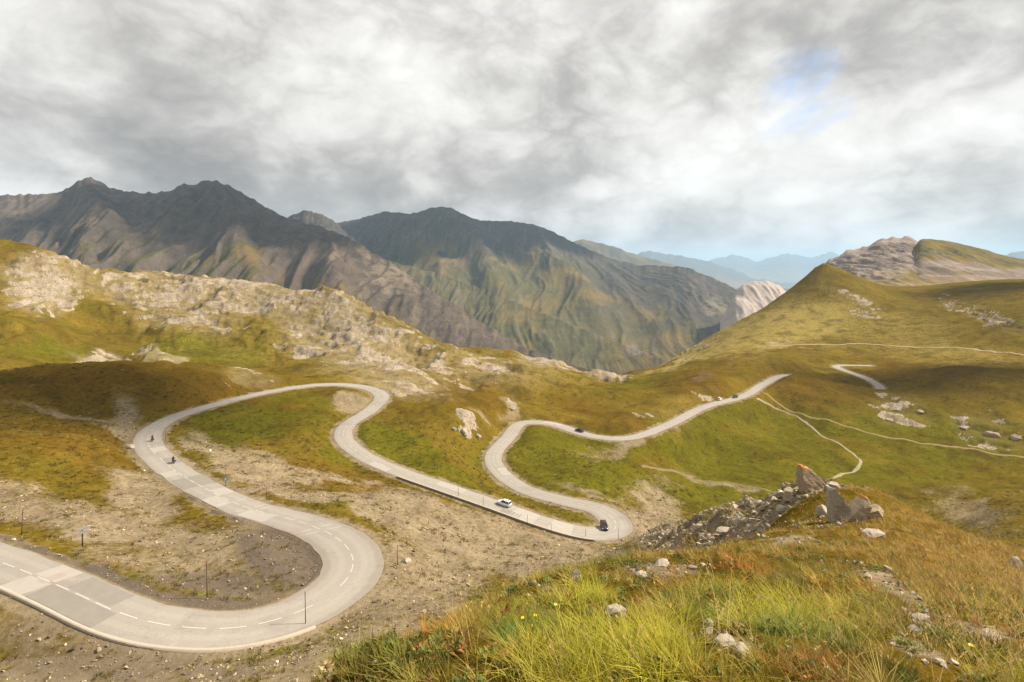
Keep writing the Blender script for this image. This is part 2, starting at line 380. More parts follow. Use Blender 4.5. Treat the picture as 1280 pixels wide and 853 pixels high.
rockreg = union(ell(430, 420, 110, 44, 25, .35, 250, 620), ell(300, 372, 190, 24, 4, .4, 250, 620), ell(60, 350, 60, 40, -20, .5, 300, 620), ell(480, 465, 80, 24, 25, .4, 250, 620), ell(230, 400, 70, 22, 5, .5, 250, 620) * .6, ell(140, 460, 40, 15, 15, .4, 250, 420) * 1.1, ell(205, 455, 26, 12, 20, .4, 250, 420),
                ell(590, 538, 16, 14, 20, .4, 180, 300) * 1.2, ell(640, 515, 12, 10, 0, .4, 180, 400) * .9, ell(580, 465, 110, 26, 8, .5, 250, 620) * .50, ell(690, 452, 40, 14, 0, .5, 350, 620) * .95, ell(1125, 512, 40, 18, 10, .4, 280, 420) * .62, ell(1230, 540, 60, 22, 16, .5, 260, 420) * .55,
                ell(840, 510, 60, 10, -14, .6) * .45, ell(1060, 375, 42, 10, 32, .6, 500, 900) * .75, ell(975, 430, 26, 8, 0, .6, 400) * .6, ell(760, 470, 30, 12, 0, .5, 400) * .9, ell(1230, 395, 60, 10, 22, .5, 400, 800) * .75, ell(190, 545, 14, 8, 20, .4, 140, 220), ell(850, 440, 60, 8, -25, .6, 450) * .5, ell(930, 452, 22, 6, 0, .6) * .6,
                ell(300, 478, 40, 12, -5, .5, 200) * .5)
hst = ZB + 0.10 * XX - 0.03 * DD + 2.4 * nz40 + 1.1 * nz12                # tilted beds
bed = hst / 4.2; bfr = bed - np.floor(bed)
riser = sst(bfr, .35, .6) * (1 - sst(bfr, .92, 1.0))
rk = fbm(XX / 34, DD / 30, 6, 61, .72)
rock = sst(rockreg * .66 + rk * .44 + (riser - .5) * .46, 0.36, 0.84) * sst(rockreg, .05, .3)
pale = union(ell(960, 412, 110, 24, -8, .7) * 1.15, ell(1050, 405, 170, 40, 5, .7) * .5, ell(880, 430, 90, 9, -26, .6), ell(1180, 440, 120, 18, 5, .7) * .55, ell(300, 430, 160, 40, 5, .7) * .35, ell(620, 465, 150, 20, 0, .7) * .35, ell(700, 470, 80, 20, 0, .6) * .4) * (1 - near)  # sun patch and sunlit streaks of the right hill, put into grass colour

# ------------------------------------------------------------------ relief on top of the survey surface
far1 = sst(DD, 60, 120)
RG1 = ridged(XX / 95 + nz40 * .2, DD / 120, 4, 71); RG1 -= RG1.mean()
Z = ZB.copy()
Z += far1 * (nz40 * 1.7 + nz12 * 0.5) * (1 - .5 * sst(PXI, 900, 1000) * sst(DD, 480, 560)) * (1 - 0.6 * sst(DD, 350, 900) * 0)
Z += far1 * sst(DD, 220, 420) * (RG1 * 5.5 + fbm(XX / 38, DD / 45, 3, 75) * 1.2) * (1 - .86 * sst(PXI, 700, 820)) * (1 - ell(960, 570, 200, 70, 0, .4))
Z += sst(DD, 6, 20) * (1 - sst(DD, 60, 120)) * nz12 * 0.35
Z += nz4 * 0.07 * sst(DD, 8, 30) + fbm(XX / 0.9, DD / 0.9, 3, 81) * 0.035 * (1 - sst(DD, 30, 80))
rub = sst(gravel, .4, .8) * sst(DD, 20, 26) * (1 - sst(DD, 70, 110)) * sst(PXI, 780, 860)
Z += rub * ((ridged(XX / 3.2, DD / 4.5, 4, 91) - 1.25) * .75)
terr = (sst(bfr, .5, .9) - bfr) * 4.2
Z += sst(rockreg, .15, .6) * sst(DD, 150, 300) * (terr * .75 + rock * (0.4 + 0.45 * (ridged(XX / 7, DD / 9, 4, 101) - 0.8)))
Z += sst(gravel, .3, .8) * (1 - rub) * far1 * fbm(XX / 2.2, DD / 2.2, 3, 111) * 0.12
for (bpx, bD, amp, br) in ((590, 258, 5.0, 24), (545, 240, 2.5, 18), (620, 300, 3, 22), (870, 392, 5, 34), (800, 330, 3.5, 28), (1030, 372, 4.5, 36), (960, 450, 5, 40), (150, 238, 3.5, 40), (40, 215, 3, 30), (250, 262, 3, 30), (90, 150, 2.2, 18), (20, 128, 1.6, 14), (440, 205, 1.5, 14), (340, 178, 1.4, 18), (820, 240, 4, 16), (760, 212, 2.5, 14), (690, 236, 2.5, 16), (1180, 400, 4, 40), (1260, 350, 4, 35), (270, 96, 1.0, 8), (310, 88, .8, 7), (100, 100, .9, 9), (480, 330, 4, 26), (600, 390, 5, 30), (690, 430, 2, 30), (640, 345, 3, 24), (745, 520, -9, 55), (790, 590, -9, 70), (860, 650, -5, 60)):
    Z += amp * np.exp(-((XX - U(bpx) * bD) ** 2 + (DD - bD) ** 2) / br ** 2)
rc_ = np.hypot(XX - U(1030) * 750, (DD - 752) * .8)
Z += 13 * np.exp(-rc_ / 32)
# road bench with cut and fill slopes
edge = RD - RH
wroad = 1 - sst(edge, 0.8, 0.8 + 5.5 + 1.5 * np.clip(np.abs(ZB - RZ), 0, 4))
Z = Z * (1 - wroad) + (RZ - 0.10) * wroad - sst(edge, 0.2, 1.2) * (1 - sst(edge, 1.2, 4.0)) * 0.12
shoulder = np.clip(1 - sst(edge + nz4 * 0.9, 0.6, 3.4), 0, 1) * (RD < 40)
gravel = np.maximum(gravel * (1 - 0.0), shoulder * 0.85)
iw = np.interp(RT - T0, [0, 30, 60, 75, 105, 125, 150], [1.2, 2.0, 3.5, 5.0, 5.0, 2.0, .6])
inner = (RSIDE > 0) * (RT < T0 + 150) * sst(edge, .1, .6) * (1 - sst(edge + nz4 * 1.3, iw * .5, iw * 1.5)) * np.clip(.8 + .5 * nz12, .3, 1)
soil = np.maximum(np.maximum(soil, shoulder * 0.25), inner * .95)
rock *= 1 - np.clip(shoulder * 1.5, 0, 1)

sG = Z / DD


def ground_z(x, y):
    x = np.asarray(x, float); y = np.asarray(y, float)
    fu = np.clip(np.interp(x / y, gu, np.arange(NU)), 0, NU - 1.001)
    fv = np.clip(np.interp(np.log(y), gv, np.arange(NV)), 0, NV - 1.001)
    i = fv.astype(int); j = fu.astype(int); a = fv - i; b = fu - j
    return (Z[i, j] * (1 - b) + Z[i, j + 1] * b) * (1 - a) + (Z[i + 1, j] * (1 - b) + Z[i + 1, j + 1] * b) * a


def spot(px, py, dmin=1.5, dmax=1250):
    """first ground point on a bearing whose dip is py (real place on the slope)"""
    u = U(px); D = np.exp(np.linspace(math.log(dmin), math.log(dmax), 4000))
    s = ground_z(u * D, D) / D
    k = np.where(s >= S(py))[0]
    i = k[0] if len(k) else len(D) - 1
    return Vector((u * D[i], D[i], float(ground_z(u * D[i], D[i]))))


# ------------------------------------------------------------------ mesh helpers
def link(name, me, mat=None, parent=None, kind=None, label=None, cat=None, group=None):
    o = bpy.data.objects.new(name, me); COL.objects.link(o)
    if mat is not None and me is not None and not me.materials: me.materials.append(mat)
    if parent is not None: o.parent = parent
    if kind: o['kind'] = kind
    if label: o['label'] = label
    if cat: o['category'] = cat
    if group: o['group'] = group
    return o


def grid_mesh(name, X, Y, Zz, smooth_shade=True):
    nv, nu = X.shape
    co = np.stack([X, Y, Zz], -1).reshape(-1, 3).astype(np.float32)
    i = np.arange(nv * nu).reshape(nv, nu)
    q = np.stack([i[:-1, :-1], i[:-1, 1:], i[1:, 1:], i[1:, :-1]], -1).reshape(-1, 4).astype(np.int32)
    me = bpy.data.meshes.new(name)
    me.vertices.add(len(co)); me.vertices.foreach_set('co', co.ravel())
    me.loops.add(q.size); me.loops.foreach_set('vertex_index', q.ravel())
    me.polygons.add(len(q)); me.polygons.foreach_set('loop_start', np.arange(0, q.size, 4, dtype=np.int32))
    me.update(calc_edges=True)
    if smooth_shade: me.polygons.foreach_set('use_smooth', np.ones(len(q), bool))
    return me


def set_attr(me, name, *ch):
    n = len(me.vertices)
    a = np.ones((n, 4), np.float32)
    for k, c in enumerate(ch): a[:, k] = np.asarray(c, np.float32).ravel()
    at = me.attributes.new(name, 'FLOAT_COLOR', 'POINT'); at.data.foreach_set('color', a.ravel())


def new_mat(name):
    m = bpy.data.materials.new(name); m.use_nodes = True
    return m, NT(m.node_tree)


def finish(m, nt, col, rough=0.9, bump=None, bs=0.4, bd=0.05, spec=0.25, metal=0.0):
    ins = {'Base Color': col, 'Roughness': rough, 'Specular IOR Level': spec, 'Metallic': metal}
    if isinstance(col, tuple) and len(col) == 3: ins['Base Color'] = col + (1,)
    b = nt.n('ShaderNodeBsdfPrincipled', ins)
    if bump is not None:
        bn = nt.n('ShaderNodeBump', {'Strength': bs, 'Distance': bd, 'Height': bump}); nt.t.links.new(bn.outputs[0], b.inputs['Normal'])
    nt.n('ShaderNodeOutputMaterial', {0: b.outputs[0]})
    return m


def plain(name, col, rough=0.6, spec=0.3, metal=0.0, var=0.15, scale=8.0):
    m, nt = new_mat(name)
    g = nt.n('ShaderNodeTexCoord').outputs['Object']
    n = nt.noise(g, scale, 5.0, 0.6)
    c = nt.mix(n, tuple(x * (1 - var) for x in col), tuple(min(1, x * (1 + var)) for x in col))
    return finish(m, nt, c, rough, None, spec=spec, metal=metal)


# ------------------------------------------------------------------ ground material
mt, g = new_mat('alpine_ground')
pos = g.n('ShaderNodeTexCoord').outputs['Object']
ma = g.n('ShaderNodeSeparateColor', {0: g.n('ShaderNodeAttribute', attribute_name='cover_a').outputs['Color']}).outputs
mb = g.n('ShaderNodeSeparateColor', {0: g.n('ShaderNodeAttribute', attribute_name='cover_b').outputs['Color']}).outputs
n_big = g.noise(pos, 0.02, 4.0, 0.6)
n_mid = g.noise(pos, 0.16, 6.0, 0.62)
n_sml = g.noise(pos, 1.1, 6.0, 0.65)
n_fin = g.noise(pos, 9.0, 4.0, 0.6)
nn = g.math('ADD', g.math('MULTIPLY', n_mid, 0.5), g.math('MULTIPLY', n_sml, 0.5))


def edge_mask(m, lo=0.38, hi=0.62, amt=0.9):
    j = g.math('MULTIPLY', g.math('SUBTRACT', nn, 0.5), amt)
    return g.ss(g.math('ADD', m, j), lo, hi)


n_hum = g.noise(pos, 0.055, 5.0, 0.6, 0.6)
grass = g.mix(g.ss(n_big, .35, .65), (0.128, 0.088, 0.0075), (0.170, 0.114, 0.011))
grass = g.mix(edge_mask(ma[3 - 1], .2, .75, 1.2), grass, (0.098, 0.098, 0.002))      # fresh green
grass = g.mix(edge_mask(mb[1], .2, .9, 1.2), grass, (0.128, 0.068, 0.005))            # rusty heath
grass = g.mix(edge_mask(mb[2], .2, .9, 1.0), grass, (0.34, 0.26, 0.075))              # lighter grass painted in for sun patches, mainly on the right hill
grass = g.mix(g.ss(n_sml, .25, .75), g.mix(0.45, grass, (0.035, 0.023, 0.003)), g.mix(0.14, grass, (0.36, 0.27, 0.06)))
grass = g.mix(g.math('MULTIPLY', g.ss(n_hum, .34, .52, 1.0, 0.0), 0.55), grass, (0.062, 0.044, 0.005))
grass = g.mix(g.math('MULTIPLY', g.ss(n_hum, .54, .72), 0.34), grass, (0.235, 0.155, 0.022))
grass = g.mix(g.math('MULTIPLY', g.ss(n_mid, .30, .52, 1.0, 0.0), 0.4), grass, (0.060, 0.042, 0.005))
grass = g.mix(g.math('MULTIPLY', g.ss(n_mid, .60, .74), 0.30), grass, (0.22, 0.155, 0.055))
grav = g.mix(g.ss(n_mid, .3, .7), (0.165, 0.118, 0.064), (0.285, 0.215, 0.125))
grav = g.mix(g.ss(n_sml, .3, .72), g.mix(.4, grav, (0.09, 0.07, 0.045)), g.mix(.2, grav, (.5, .43, .32)))
vor = g.n('ShaderNodeTexVoronoi', {'Vector': pos, 'Scale': 2.6}, feature='F1')
grav = g.mix(g.ss(vor.outputs['Distance'], .0, .45, .35, 0.0), grav, vor.outputs['Color'], 'SOFT_LIGHT')
grav = g.mix(g.math('MULTIPLY', g.ss(g.noise(pos, .45, 6, .65), .56, .66), .55), grav, (0.135, 0.115, 0.025))
soilc = g.mix(n_sml, (0.066, 0.050, 0.036), (0.180, 0.142, 0.106))
rockc = g.mix(g.ss(n_mid, .3, .7), (0.265, 0.212, 0.150), (0.40, 0.335, 0.255))
rockc = g.mix(g.ss(n_sml, .34, .56, .85, 0), rockc, (0.12, 0.09, 0.055))
rockc = g.mix(g.ss(n_hum, .36, .5, .55, 0), rockc, (0.17, 0.125, 0.055))
spk = g.noise(pos, .42, 5, .7)
grass = g.mix(g.ss(spk, .36, .46, .65, 0), grass, (0.036, 0.027, 0.004))
grass = g.mix(g.ss(spk, .61, .70, 0, .40), grass, (0.29, 0.22, 0.08))
stony = g.n('ShaderNodeAttribute', attribute_name='cover_c').outputs['Fac']
grass = g.mix(g.math('MULTIPLY', stony, g.ss(nn, .34, .62, .15, .85)), grass, (0.33, 0.265, 0.165))
col = g.mix(edge_mask(ma[1], .26, .80, 1.5), grass, grav)
col = g.mix(edge_mask(mb[0], .25, .85, 1.3), col, soilc)
col = g.mix(edge_mask(ma[0], .34, .66, 1.7), col, rockc)
col = g.mix(g.ss(n_fin, .2, .8), g.mix(.22, col, (0.02, 0.015, 0.01)), col)
bmp = g.math('ADD', g.math('MULTIPLY', n_sml, 0.5), g.math('MULTIPLY', n_fin, 0.12))
finish(mt, g, col, 1.0, bmp, 0.85, 0.5, spec=0.0)

me = grid_mesh('hillside', XX, DD, Z)
set_attr(me, 'cover_a', rock, gravel, green)
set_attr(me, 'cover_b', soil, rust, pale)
st_ = np.clip(sst(rockreg, .1, .8) * (DD > 250) * .75 * (1 - .75 * sst(PXI, 700, 760)), 0, 1); set_attr(me, 'cover_c', st_, st_, st_)
hillside = link('hillside', me, mt, kind='structure')

# wide lower ground that carries the terrain on to the horizon
bx_, by_ = np.meshgrid(np.linspace(-36000, 36000, 121), np.linspace(-36000, 36000, 121))
low = -640 + 60 * fbm(bx_ / 5000, by_ / 5000, 3, 5)
low -= 0 * bx_
mlow, gl = new_mat('valley_floor')
pl = gl.n('ShaderNodeTexCoord').outputs['Object']
finish(mlow, gl, gl.mix(gl.noise(pl, .002, 6, .6), (.05, .055, .02), (.11, .09, .04)), .95, spec=.1)
link('valley_ground', grid_mesh('valley_ground', bx_, by_, low), mlow, kind='structure')
# the pass itself, behind the photographer
px_, py_ = np.meshgrid(np.linspace(-260, 260, 131), np.linspace(-400, 0.86, 100))
pz_ = -1.72 - 0.30 * np.maximum(np.abs(px_) - 1.5, 0) - 0.12 * np.maximum(-py_ - 4, 0) + 0.4 * fbm(px_ / 9, py_ / 9, 3, 9) * sst(np.hypot(px_, py_), 2, 12)
pme = grid_mesh('pass_ground', px_, py_, pz_)
set_attr(pme, 'cover_a', 0 * px_, 0 * px_ + .3, 0 * px_ + .3); set_attr(pme, 'cover_b', 0 * px_, 0 * px_ + .3, 0 * px_)
link('pass_ground', pme, mt, kind='structure')


# ------------------------------------------------------------------ mountains
def mountain_mat(name, rock1, rock2, veg, scree, veg_amt=0.5, vscale=1.0, strata=None):
    m, n = new_mat(name)
    o = n.n('ShaderNodeTexCoord').outputs['Object']
    at = n.n('ShaderNodeSeparateColor', {0: n.n('ShaderNodeAttribute', attribute_name='relief').outputs['Color']}).outputs
    n1 = n.noise(o, 0.004 * vscale, 6, .62); n2 = n.noise(o, 0.03 * vscale, 6, .65); n3 = n.noise(o, 0.15 * vscale, 4, .6)
    rk_ = n.mix(n.ss(n2, .3, .7), rock1, rock2)
    if strata:
        mpv = n.n('ShaderNodeMapping', {'Vector': o, 'Rotation': strata[0], 'Scale': strata[1]})
        st = n.noise(mpv.outputs[0], 1.0, 6, .7, .3)
        rk_ = n.mix(n.ss(st, .35, .65), n.mix(.55, rk_, (.05, .04, .035)), n.mix(.25, rk_, (.5, .42, .36)))
    v = n.math('ADD', at[0], n.math('MULTIPLY', n.math('SUBTRACT', n.math('ADD', n.math('MULTIPLY', n1, .5), n.math('MULTIPLY', n2, .5)), .5), 1.1))
    vg = n.mix(n.ss(n2, .3, .7), veg, tuple(c * .6 for c in veg))
    vg = n.mix(n.ss(n1, .45, .65), vg, (veg[0] * 1.5, veg[1] * 1.15, veg[2] * .9))
    c = n.mix(n.ss(v, .5 - .16, .5 + .16), rk_, vg)
    c = n.mix(n.ss(n.math('ADD', at[2], n.math('MULTIPLY', n.math('SUBTRACT', n1, .5), .5)), .05, .55, .65, 0), c, (veg[0] * 2.3, veg[1] * 1.85, veg[2] * 1.9))
    sc2 = n.math('ADD', at[1], n.math('MULTIPLY', n.math('SUBTRACT', n2, .5), 1.0))
    c = n.mix(n.ss(sc2, .5, .75), c, scree)
    sm = n.n('ShaderNodeMapping', {'Vector': o, 'Scale': (.03 * vscale, .004 * vscale, .002 * vscale)})
    sk = n.noise(sm.outputs[0], 1.0, 6, .65, .6)
    c = n.mix(n.ss(sk, .52, .70, 0, .55), c, scree)
    c = n.mix(n.ss(sk, .30, .46, .45, 0), c, tuple(q * .45 for q in rock1))
    c = n.mix(n.ss(n3, .3, .6, .35, 0), c, (.03, .026, .022))
    return finish(m, n, c, .95, n.math('ADD', n.math('MULTIPLY', n2, .7), n.math('MULTIPLY', n3, .3)), .8, 9.0 / vscale, spec=.06)


def mountain(name, mat, crest, dc, db, zb, nu, nv, gully, seed, power=1.15, crest_rough=0.006, veg=(0.25, 0.75), patches=(), scree_amt=0.3, spurs=(), back=0.5, relief=.085, fine=.026):
    """crest: (column, row) points; dc/db: crest and foot distance by column"""
    cpx = np.array([c[0] for c in crest], float); cpy = np.array([c[1] for c in crest], float)
    u = np.linspace(U(cpx[0]), U(cpx[-1]), nu); px = u * F + CX
    t = np.concatenate([np.linspace(0, 1, nv), np.linspace(1, 1 + back, max(6, nv // 6))[1:]])
    UU_, T = np.meshgrid(u, t); PX_ = UU_ * F + CX
    DC = np.interp(PX_, *zip(*dc)); DB = np.interp(PX_, *zip(*db))
    D = DB + (DC - DB) * T
    cy = np.interp(px, cpx, cpy)
    cy = smooth(cy, max(3, nu // 90))
    rough = fbm(px / 13.0, px * 0 + seed + .37, 5, seed, .55) * .8
    cz0 = S(cy)[None] * DC; cz = cz0 + (crest_rough * rough)[None] * DC * np.clip(T, 0, 1) ** 7
    X = UU_ * D
    ZBs = np.interp(PX_, *zip(*zb)) if not np.isscalar(zb) else zb
    front = np.clip(T, 0, 1) ** power
    L = gully
    wx = X + 0.16 * L * fbm(X / (1.6 * L), D / (1.6 * L), 3, seed + 5)
    wy = D + 0.3 * L * fbm(X / (1.6 * L) + 9, D / (1.6 * L), 3, seed + 6)
    rg = (ridged(wx / L, wy / (4.2 * L), 6, seed + 7, .50) - 1.0) * .75 + .5 * fbm(X / (1.4 * L), D / (3 * L), 3, seed + 9)
    rg2 = ridged(wx / (.2 * L), wy / (1.1 * L), 5, seed + 8, .55) - 1.0
    wgt = (np.clip(T, 0, 1) ** .6) * (1 - sst(T, .72, 1.0)) + .05
    H = np.maximum(cz - ZBs, 30)
    Zm = ZBs + (cz - ZBs) * front + wgt * (rg * relief + rg2 * fine) * H + 0.008 * H * rg2 * (1 - sst(T, .93, 1))
    for (x0, y0, x1, y1, amp, wd) in spurs:      # spur lines running down the face
        fpx, = (PX_,)
        tt = np.clip((T - y0) / (y1 - y0), 0, 1)
        line = x0 + (x1 - x0) * tt
        inside = ((T > min(y0, y1) - .12) & (T < max(y0, y1) + .12))
        Zm += inside * amp * H * np.exp(-((PX_ + 6 * pn(T * 9, PX_ * 0, seed) - line) / wd) ** 2) * np.sin(np.pi * np.clip((T - min(y0, y1) + .12) / (abs(y1 - y0) + .24), 0, 1))
    bk = T > 1
    Zm = np.where(bk, cz - (D - DC) * 0.75 + rg * 0.04 * H * np.clip((T - 1) * 4, 0, 1), Zm)
    m_ = grid_mesh(name, X, D, Zm)
    gz, gx = np.gradient(Zm); gyD = np.gradient(D, axis=0); gxX = np.gradient(X, axis=1)
    slope = np.hypot(gz / gyD, gx / gxX)
    vegm = veg[0] + (veg[1] - veg[0]) * (1 - sst(front, .15, .95)) - .35 * sst(slope, .7, 1.5) - .15 * rg
    scr = scree_amt * (.6 - rg * 1.2) * sst(front, .2, .8)
    PYv = -Zm / D * F + HY
    for (px0, py0, rx, ry, kind, amt) in patches:
        q = np.exp(-(((PX_ - px0) / rx) ** 2 + ((PYv - py0) / ry) ** 2)) * amt
        if kind == 'v': vegm = vegm + q
        else: scr = scr + q
    set_attr(m_, 'relief', np.clip(vegm, 0, 1), np.clip(scr, 0, 1), np.clip(front, 0, 1))
    return link(name, m_, mat, kind='structure')


dark = mountain_mat('slate_mountain', (.060, .045, .034), (.115, .088, .066), (.088, .076, .021), (.185, .145, .100))
mountain('left_mountain', dark,
         [(-480, 285), (-330, 262), (-190, 262), (-60, 250), (0, 245), (40, 243), (75, 240), (97, 227), (110, 221), (128, 230), (150, 240), (205, 241), (222, 232), (250, 230), (265, 226), (285, 231), (300, 241), (325, 256), (350, 270), (375, 279), (405, 286), (430, 294), (460, 312), (500, 337), (540, 364), (600, 404), (660, 437), (720, 458), (780, 475)],
         [(-480, 2500), (300, 2500), (430, 2100), (600, 1700), (780, 1350)], [(-480, 1000), (300, 1050), (450, 1020), (600, 1000), (780, 1000)], -420, 600, 260, 420, 3,
         power=.92, relief=.085, fine=.036, crest_rough=.0045, veg=(.12, 1.15), scree_amt=.30, patches=[(300, 310, 40, 16, 'v', .3), (150, 300, 60, 14, 'v', .3), (480, 340, 60, 30, 's', .25), (330, 300, 25, 30, 's', .3)],
         spurs=[(110, .9, 180, .35, .05, 22), (270, .88, 330, .3, .07, 24), (255, .9, 150, .3, .05, 20), (400, .9, 450, .3, .06, 22)])
far_dark = mountain_mat('hazy_slate', (.045, .042, .038), (.085, .074, .060), (.100, .090, .034), (.17, .14, .10))
mountain('notch_peak', far_dark, [(320, 300), (350, 273), (370, 268), (390, 263), (405, 268), (425, 283), (460, 310), (500, 340)], [(320, 3300), (500, 3300)], [(320, 2500), (500, 2500)], -200, 120, 90, 260, 13, veg=(.1, .5))
mountain('middle_mountain', far_dark,
         [(330, 300), (380, 288), (430, 277), (480, 270), (520, 268), (550, 264), (575, 268), (600, 276), (640, 282), (670, 284), (690, 290), (720, 305), (760, 322), (800, 332), (840, 333), (862, 335), (885, 345), (905, 354), (925, 364), (945, 385), (990, 420), (1040, 440)],
         [(330, 4400), (560, 4300), (760, 3600), (900, 2900), (1040, 2300)], [(330, 1500), (700, 1450), (900, 1400), (1040, 1350)], [(330, -560), (700, -560), (1040, -500)], 500, 260, 620, 23,
         power=.95, relief=.05, fine=.018, crest_rough=.0025, veg=(.30, .95), scree_amt=.2, patches=[(885, 375, 30, 20, 's', .55), (905, 392, 30, 10, 's', .5), (790, 437, 16, 10, 's', .9), (700, 350, 60, 30, 'v', .3), (860, 420, 30, 16, 's', .3)],
         spurs=[(550, 1, 640, .35, .10, 26), (640, 1, 760, .4, .08, 26), (480, 1, 560, .4, .07, 24)])
mountain('middle_spur', far_dark, [(430, 318), (470, 322), (520, 335), (570, 350), (640, 376), (700, 400), (760, 424), (820, 446), (880, 468)], [(430, 3300), (640, 2500), (880, 1750)], [(430, 1700), (640, 1500), (880, 1350)], [(430, -560), (880, -520)], 320, 160, 330, 103,
         power=.9, crest_rough=.003, veg=(.75, 1.1), scree_amt=.15, relief=.055, fine=.018, patches=[(790, 438, 16, 8, 's', .8)])
mountain('green_shoulder', far_dark, [(640, 330), (690, 308), (730, 299), (765, 308), (800, 320), (850, 334), (900, 350)], [(640, 7000), (900, 7000)], [(640, 5200), (900, 5200)], -300, 120, 70, 500, 33, veg=(.6, .9), crest_rough=.002)
mountain('blue_ridge', far_dark, [(700, 345), (760, 330), (795, 318), (812, 313), (830, 318), (862, 322), (900, 332), (945, 348), (1000, 358), (1080, 362)], [(700, 15000), (1080, 15000)], [(700, 11500), (1080, 11500)], -500, 180, 70, 1100, 43, crest_rough=.0035)
mountain('blue_range', far_dark, [(840, 345), (880, 328), (905, 322), (925, 319), (945, 327), (965, 321), (985, 317), (1005, 321), (1020, 320), (1040, 315), (1060, 325), (1100, 332), (1180, 335)], [(840, 23000), (1180, 23000)], [(840, 18000), (1180, 18000)], -600, 200, 70, 1500, 53, crest_rough=.004)
mountain('right_blue_ridge', far_dark, [(1180, 345), (1240, 325), (1262, 317), (1280, 313), (1330, 308), (1450, 320), (1700, 316)], [(1180, 12000), (1450, 12000)], [(1180, 9000), (1450, 9000)], -400, 120, 60, 900, 63, crest_rough=.003)
chalk = mountain_mat('pale_cliff', (.36, .29, .25), (.45, .38, .33), (.20, .17, .06), (.46, .37, .29), vscale=3)
mountain('pale_cliff', chalk, [(900, 402), (912, 380), (919, 364), (930, 355), (942, 352), (958, 352), (974, 357), (990, 372), (1010, 400)], [(898, 2250), (1010, 2250)], [(898, 1950), (1010, 1950)], -330, 110, 80, 200, 73, power=.55, veg=(-.5, .1), crest_rough=.002)
crag = mountain_mat('crag_rock', (.19, .145, .12), (.30, .235, .195), (.115, .098, .020), (.27, .21, .165), vscale=4, strata=((R(20), R(-35), R(20)), (.012, .012, .09)))
mountain('rocky_mountain', crag,
         [(940, 405), (985, 378), (1000, 353), (1020, 335), (1045, 319), (1062, 311), (1080, 308), (1100, 298), (1130, 297), (1142, 300), (1155, 304), (1180, 312), (1240, 325), (1290, 336), (1450, 350), (1700, 356)],
         [(940, 1250), (1130, 1280), (1450, 1300)], [(940, 960), (1130, 900), (1450, 860)], [(940, -120), (1030, -70), (1150, -45), (1450, -35)], 380, 160, 70, 83, power=.8, crest_rough=.005, fine=.05, veg=(-.35, .25), scree_amt=.25, spurs=[],
         patches=[(1150, 345, 25, 8, 'v', .5)])
mountain('green_dome', crag, [(1095, 356), (1122, 344), (1141, 312), (1150, 299), (1165, 299), (1190, 302), (1215, 308), (1240, 315), (1262, 321), (1290, 326), (1360, 332), (1450, 340), (1700, 345)],
         [(1090, 1180), (1450, 1230)], [(1090, 900), (1450, 850)], [(1090, -55), (1450, -40)], 200, 100, 90, 93, power=.75, crest_rough=.0015, veg=(1.0, -.1), scree_amt=.35)

# ------------------------------------------------------------------ cumulus meshes added above the frame to cast shade on mountains and slopes
shade_cloud_m, g = new_mat('cloud')
o = g.n('ShaderNodeTexCoord').outputs['Object']
b_ = g.n('ShaderNodeBsdfDiffuse', {0: (.85, .85, .86, 1)}); t_ = g.n('ShaderNodeBsdfTranslucent', {0: (.85, .85, .86, 1)})
g.n('ShaderNodeOutputMaterial', {0: g.n('ShaderNodeMixShader', {0: .35, 1: b_.outputs[0], 2: t_.outputs[0]}).outputs[0]})


def cloud(c_, r_, seed, label):  # unseen cumulus mesh, added only to cast shade
    """c_: place; r_: half sizes; a heap of lobes fused into one billowing surface"""
    bm = bmesh.new(); bmesh.ops.create_icosphere(bm, subdivisions=5, radius=1.0)
    co = np.array([v.co for v in bm.verts])
    d = 1 + .30 * fbm(co[:, 0] * 1.6 + seed, co[:, 1] * 1.6 + co[:, 2], 3, seed) + .22 * (1 - np.abs(fbm(co[:, 0] * 4 + co[:, 2] * 2, co[:, 1] * 4 - co[:, 2], 3, seed + 3)))
    co = co * d[:, None]; co[:, 2] = np.where(co[:, 2] < 0, co[:, 2] * .35, co[:, 2])
    for v, q in zip(bm.verts, co): v.co = Vector((q[0] * r_[0], q[1] * r_[1], q[2] * r_[2]))
    me_ = bpy.data.meshes.new('cloud'); bm.to_mesh(me_); bm.free()
    me_.polygons.foreach_set('use_smooth', np.ones(len(me_.polygons), bool))
    ob = link('cloud', me_, shade_cloud_m, label=label, cat='cloud', group='unseen cumulus added to cast shade'); ob.location = c_; ob['kind'] = 'structure'
    return ob


def shade(x, y, zt_, h_, r_, seed, label):           # adds an unseen cumulus so its shadow falls round (x, y, zt_)
    k_ = (h_ - zt_) / sd.z
    return cloud((x + sd.x * k_, y + sd.y * k_, h_), r_, seed, label)


shade(-1250, 2330, 0, 2000, (780, 330, 200), 3, 'broad cumulus added out of view to shade the left mountain')
shade(-350, 3900, 150, 2800, (900, 620, 260), 5, 'cumulus added out of view to shade the middle mountain')
shade(-150, 205, -48, 800, (54, 30, 24), 11, 'small cumulus added out of view to shade the rusty left slope')
shade(300, 400, -82, 800, (78, 40, 24), 15, 'small cumulus added out of view to shade the right slope')
shade(690, 720, -40, 800, (120, 70, 50), 7, 'small cumulus added out of view to shade the right hill')

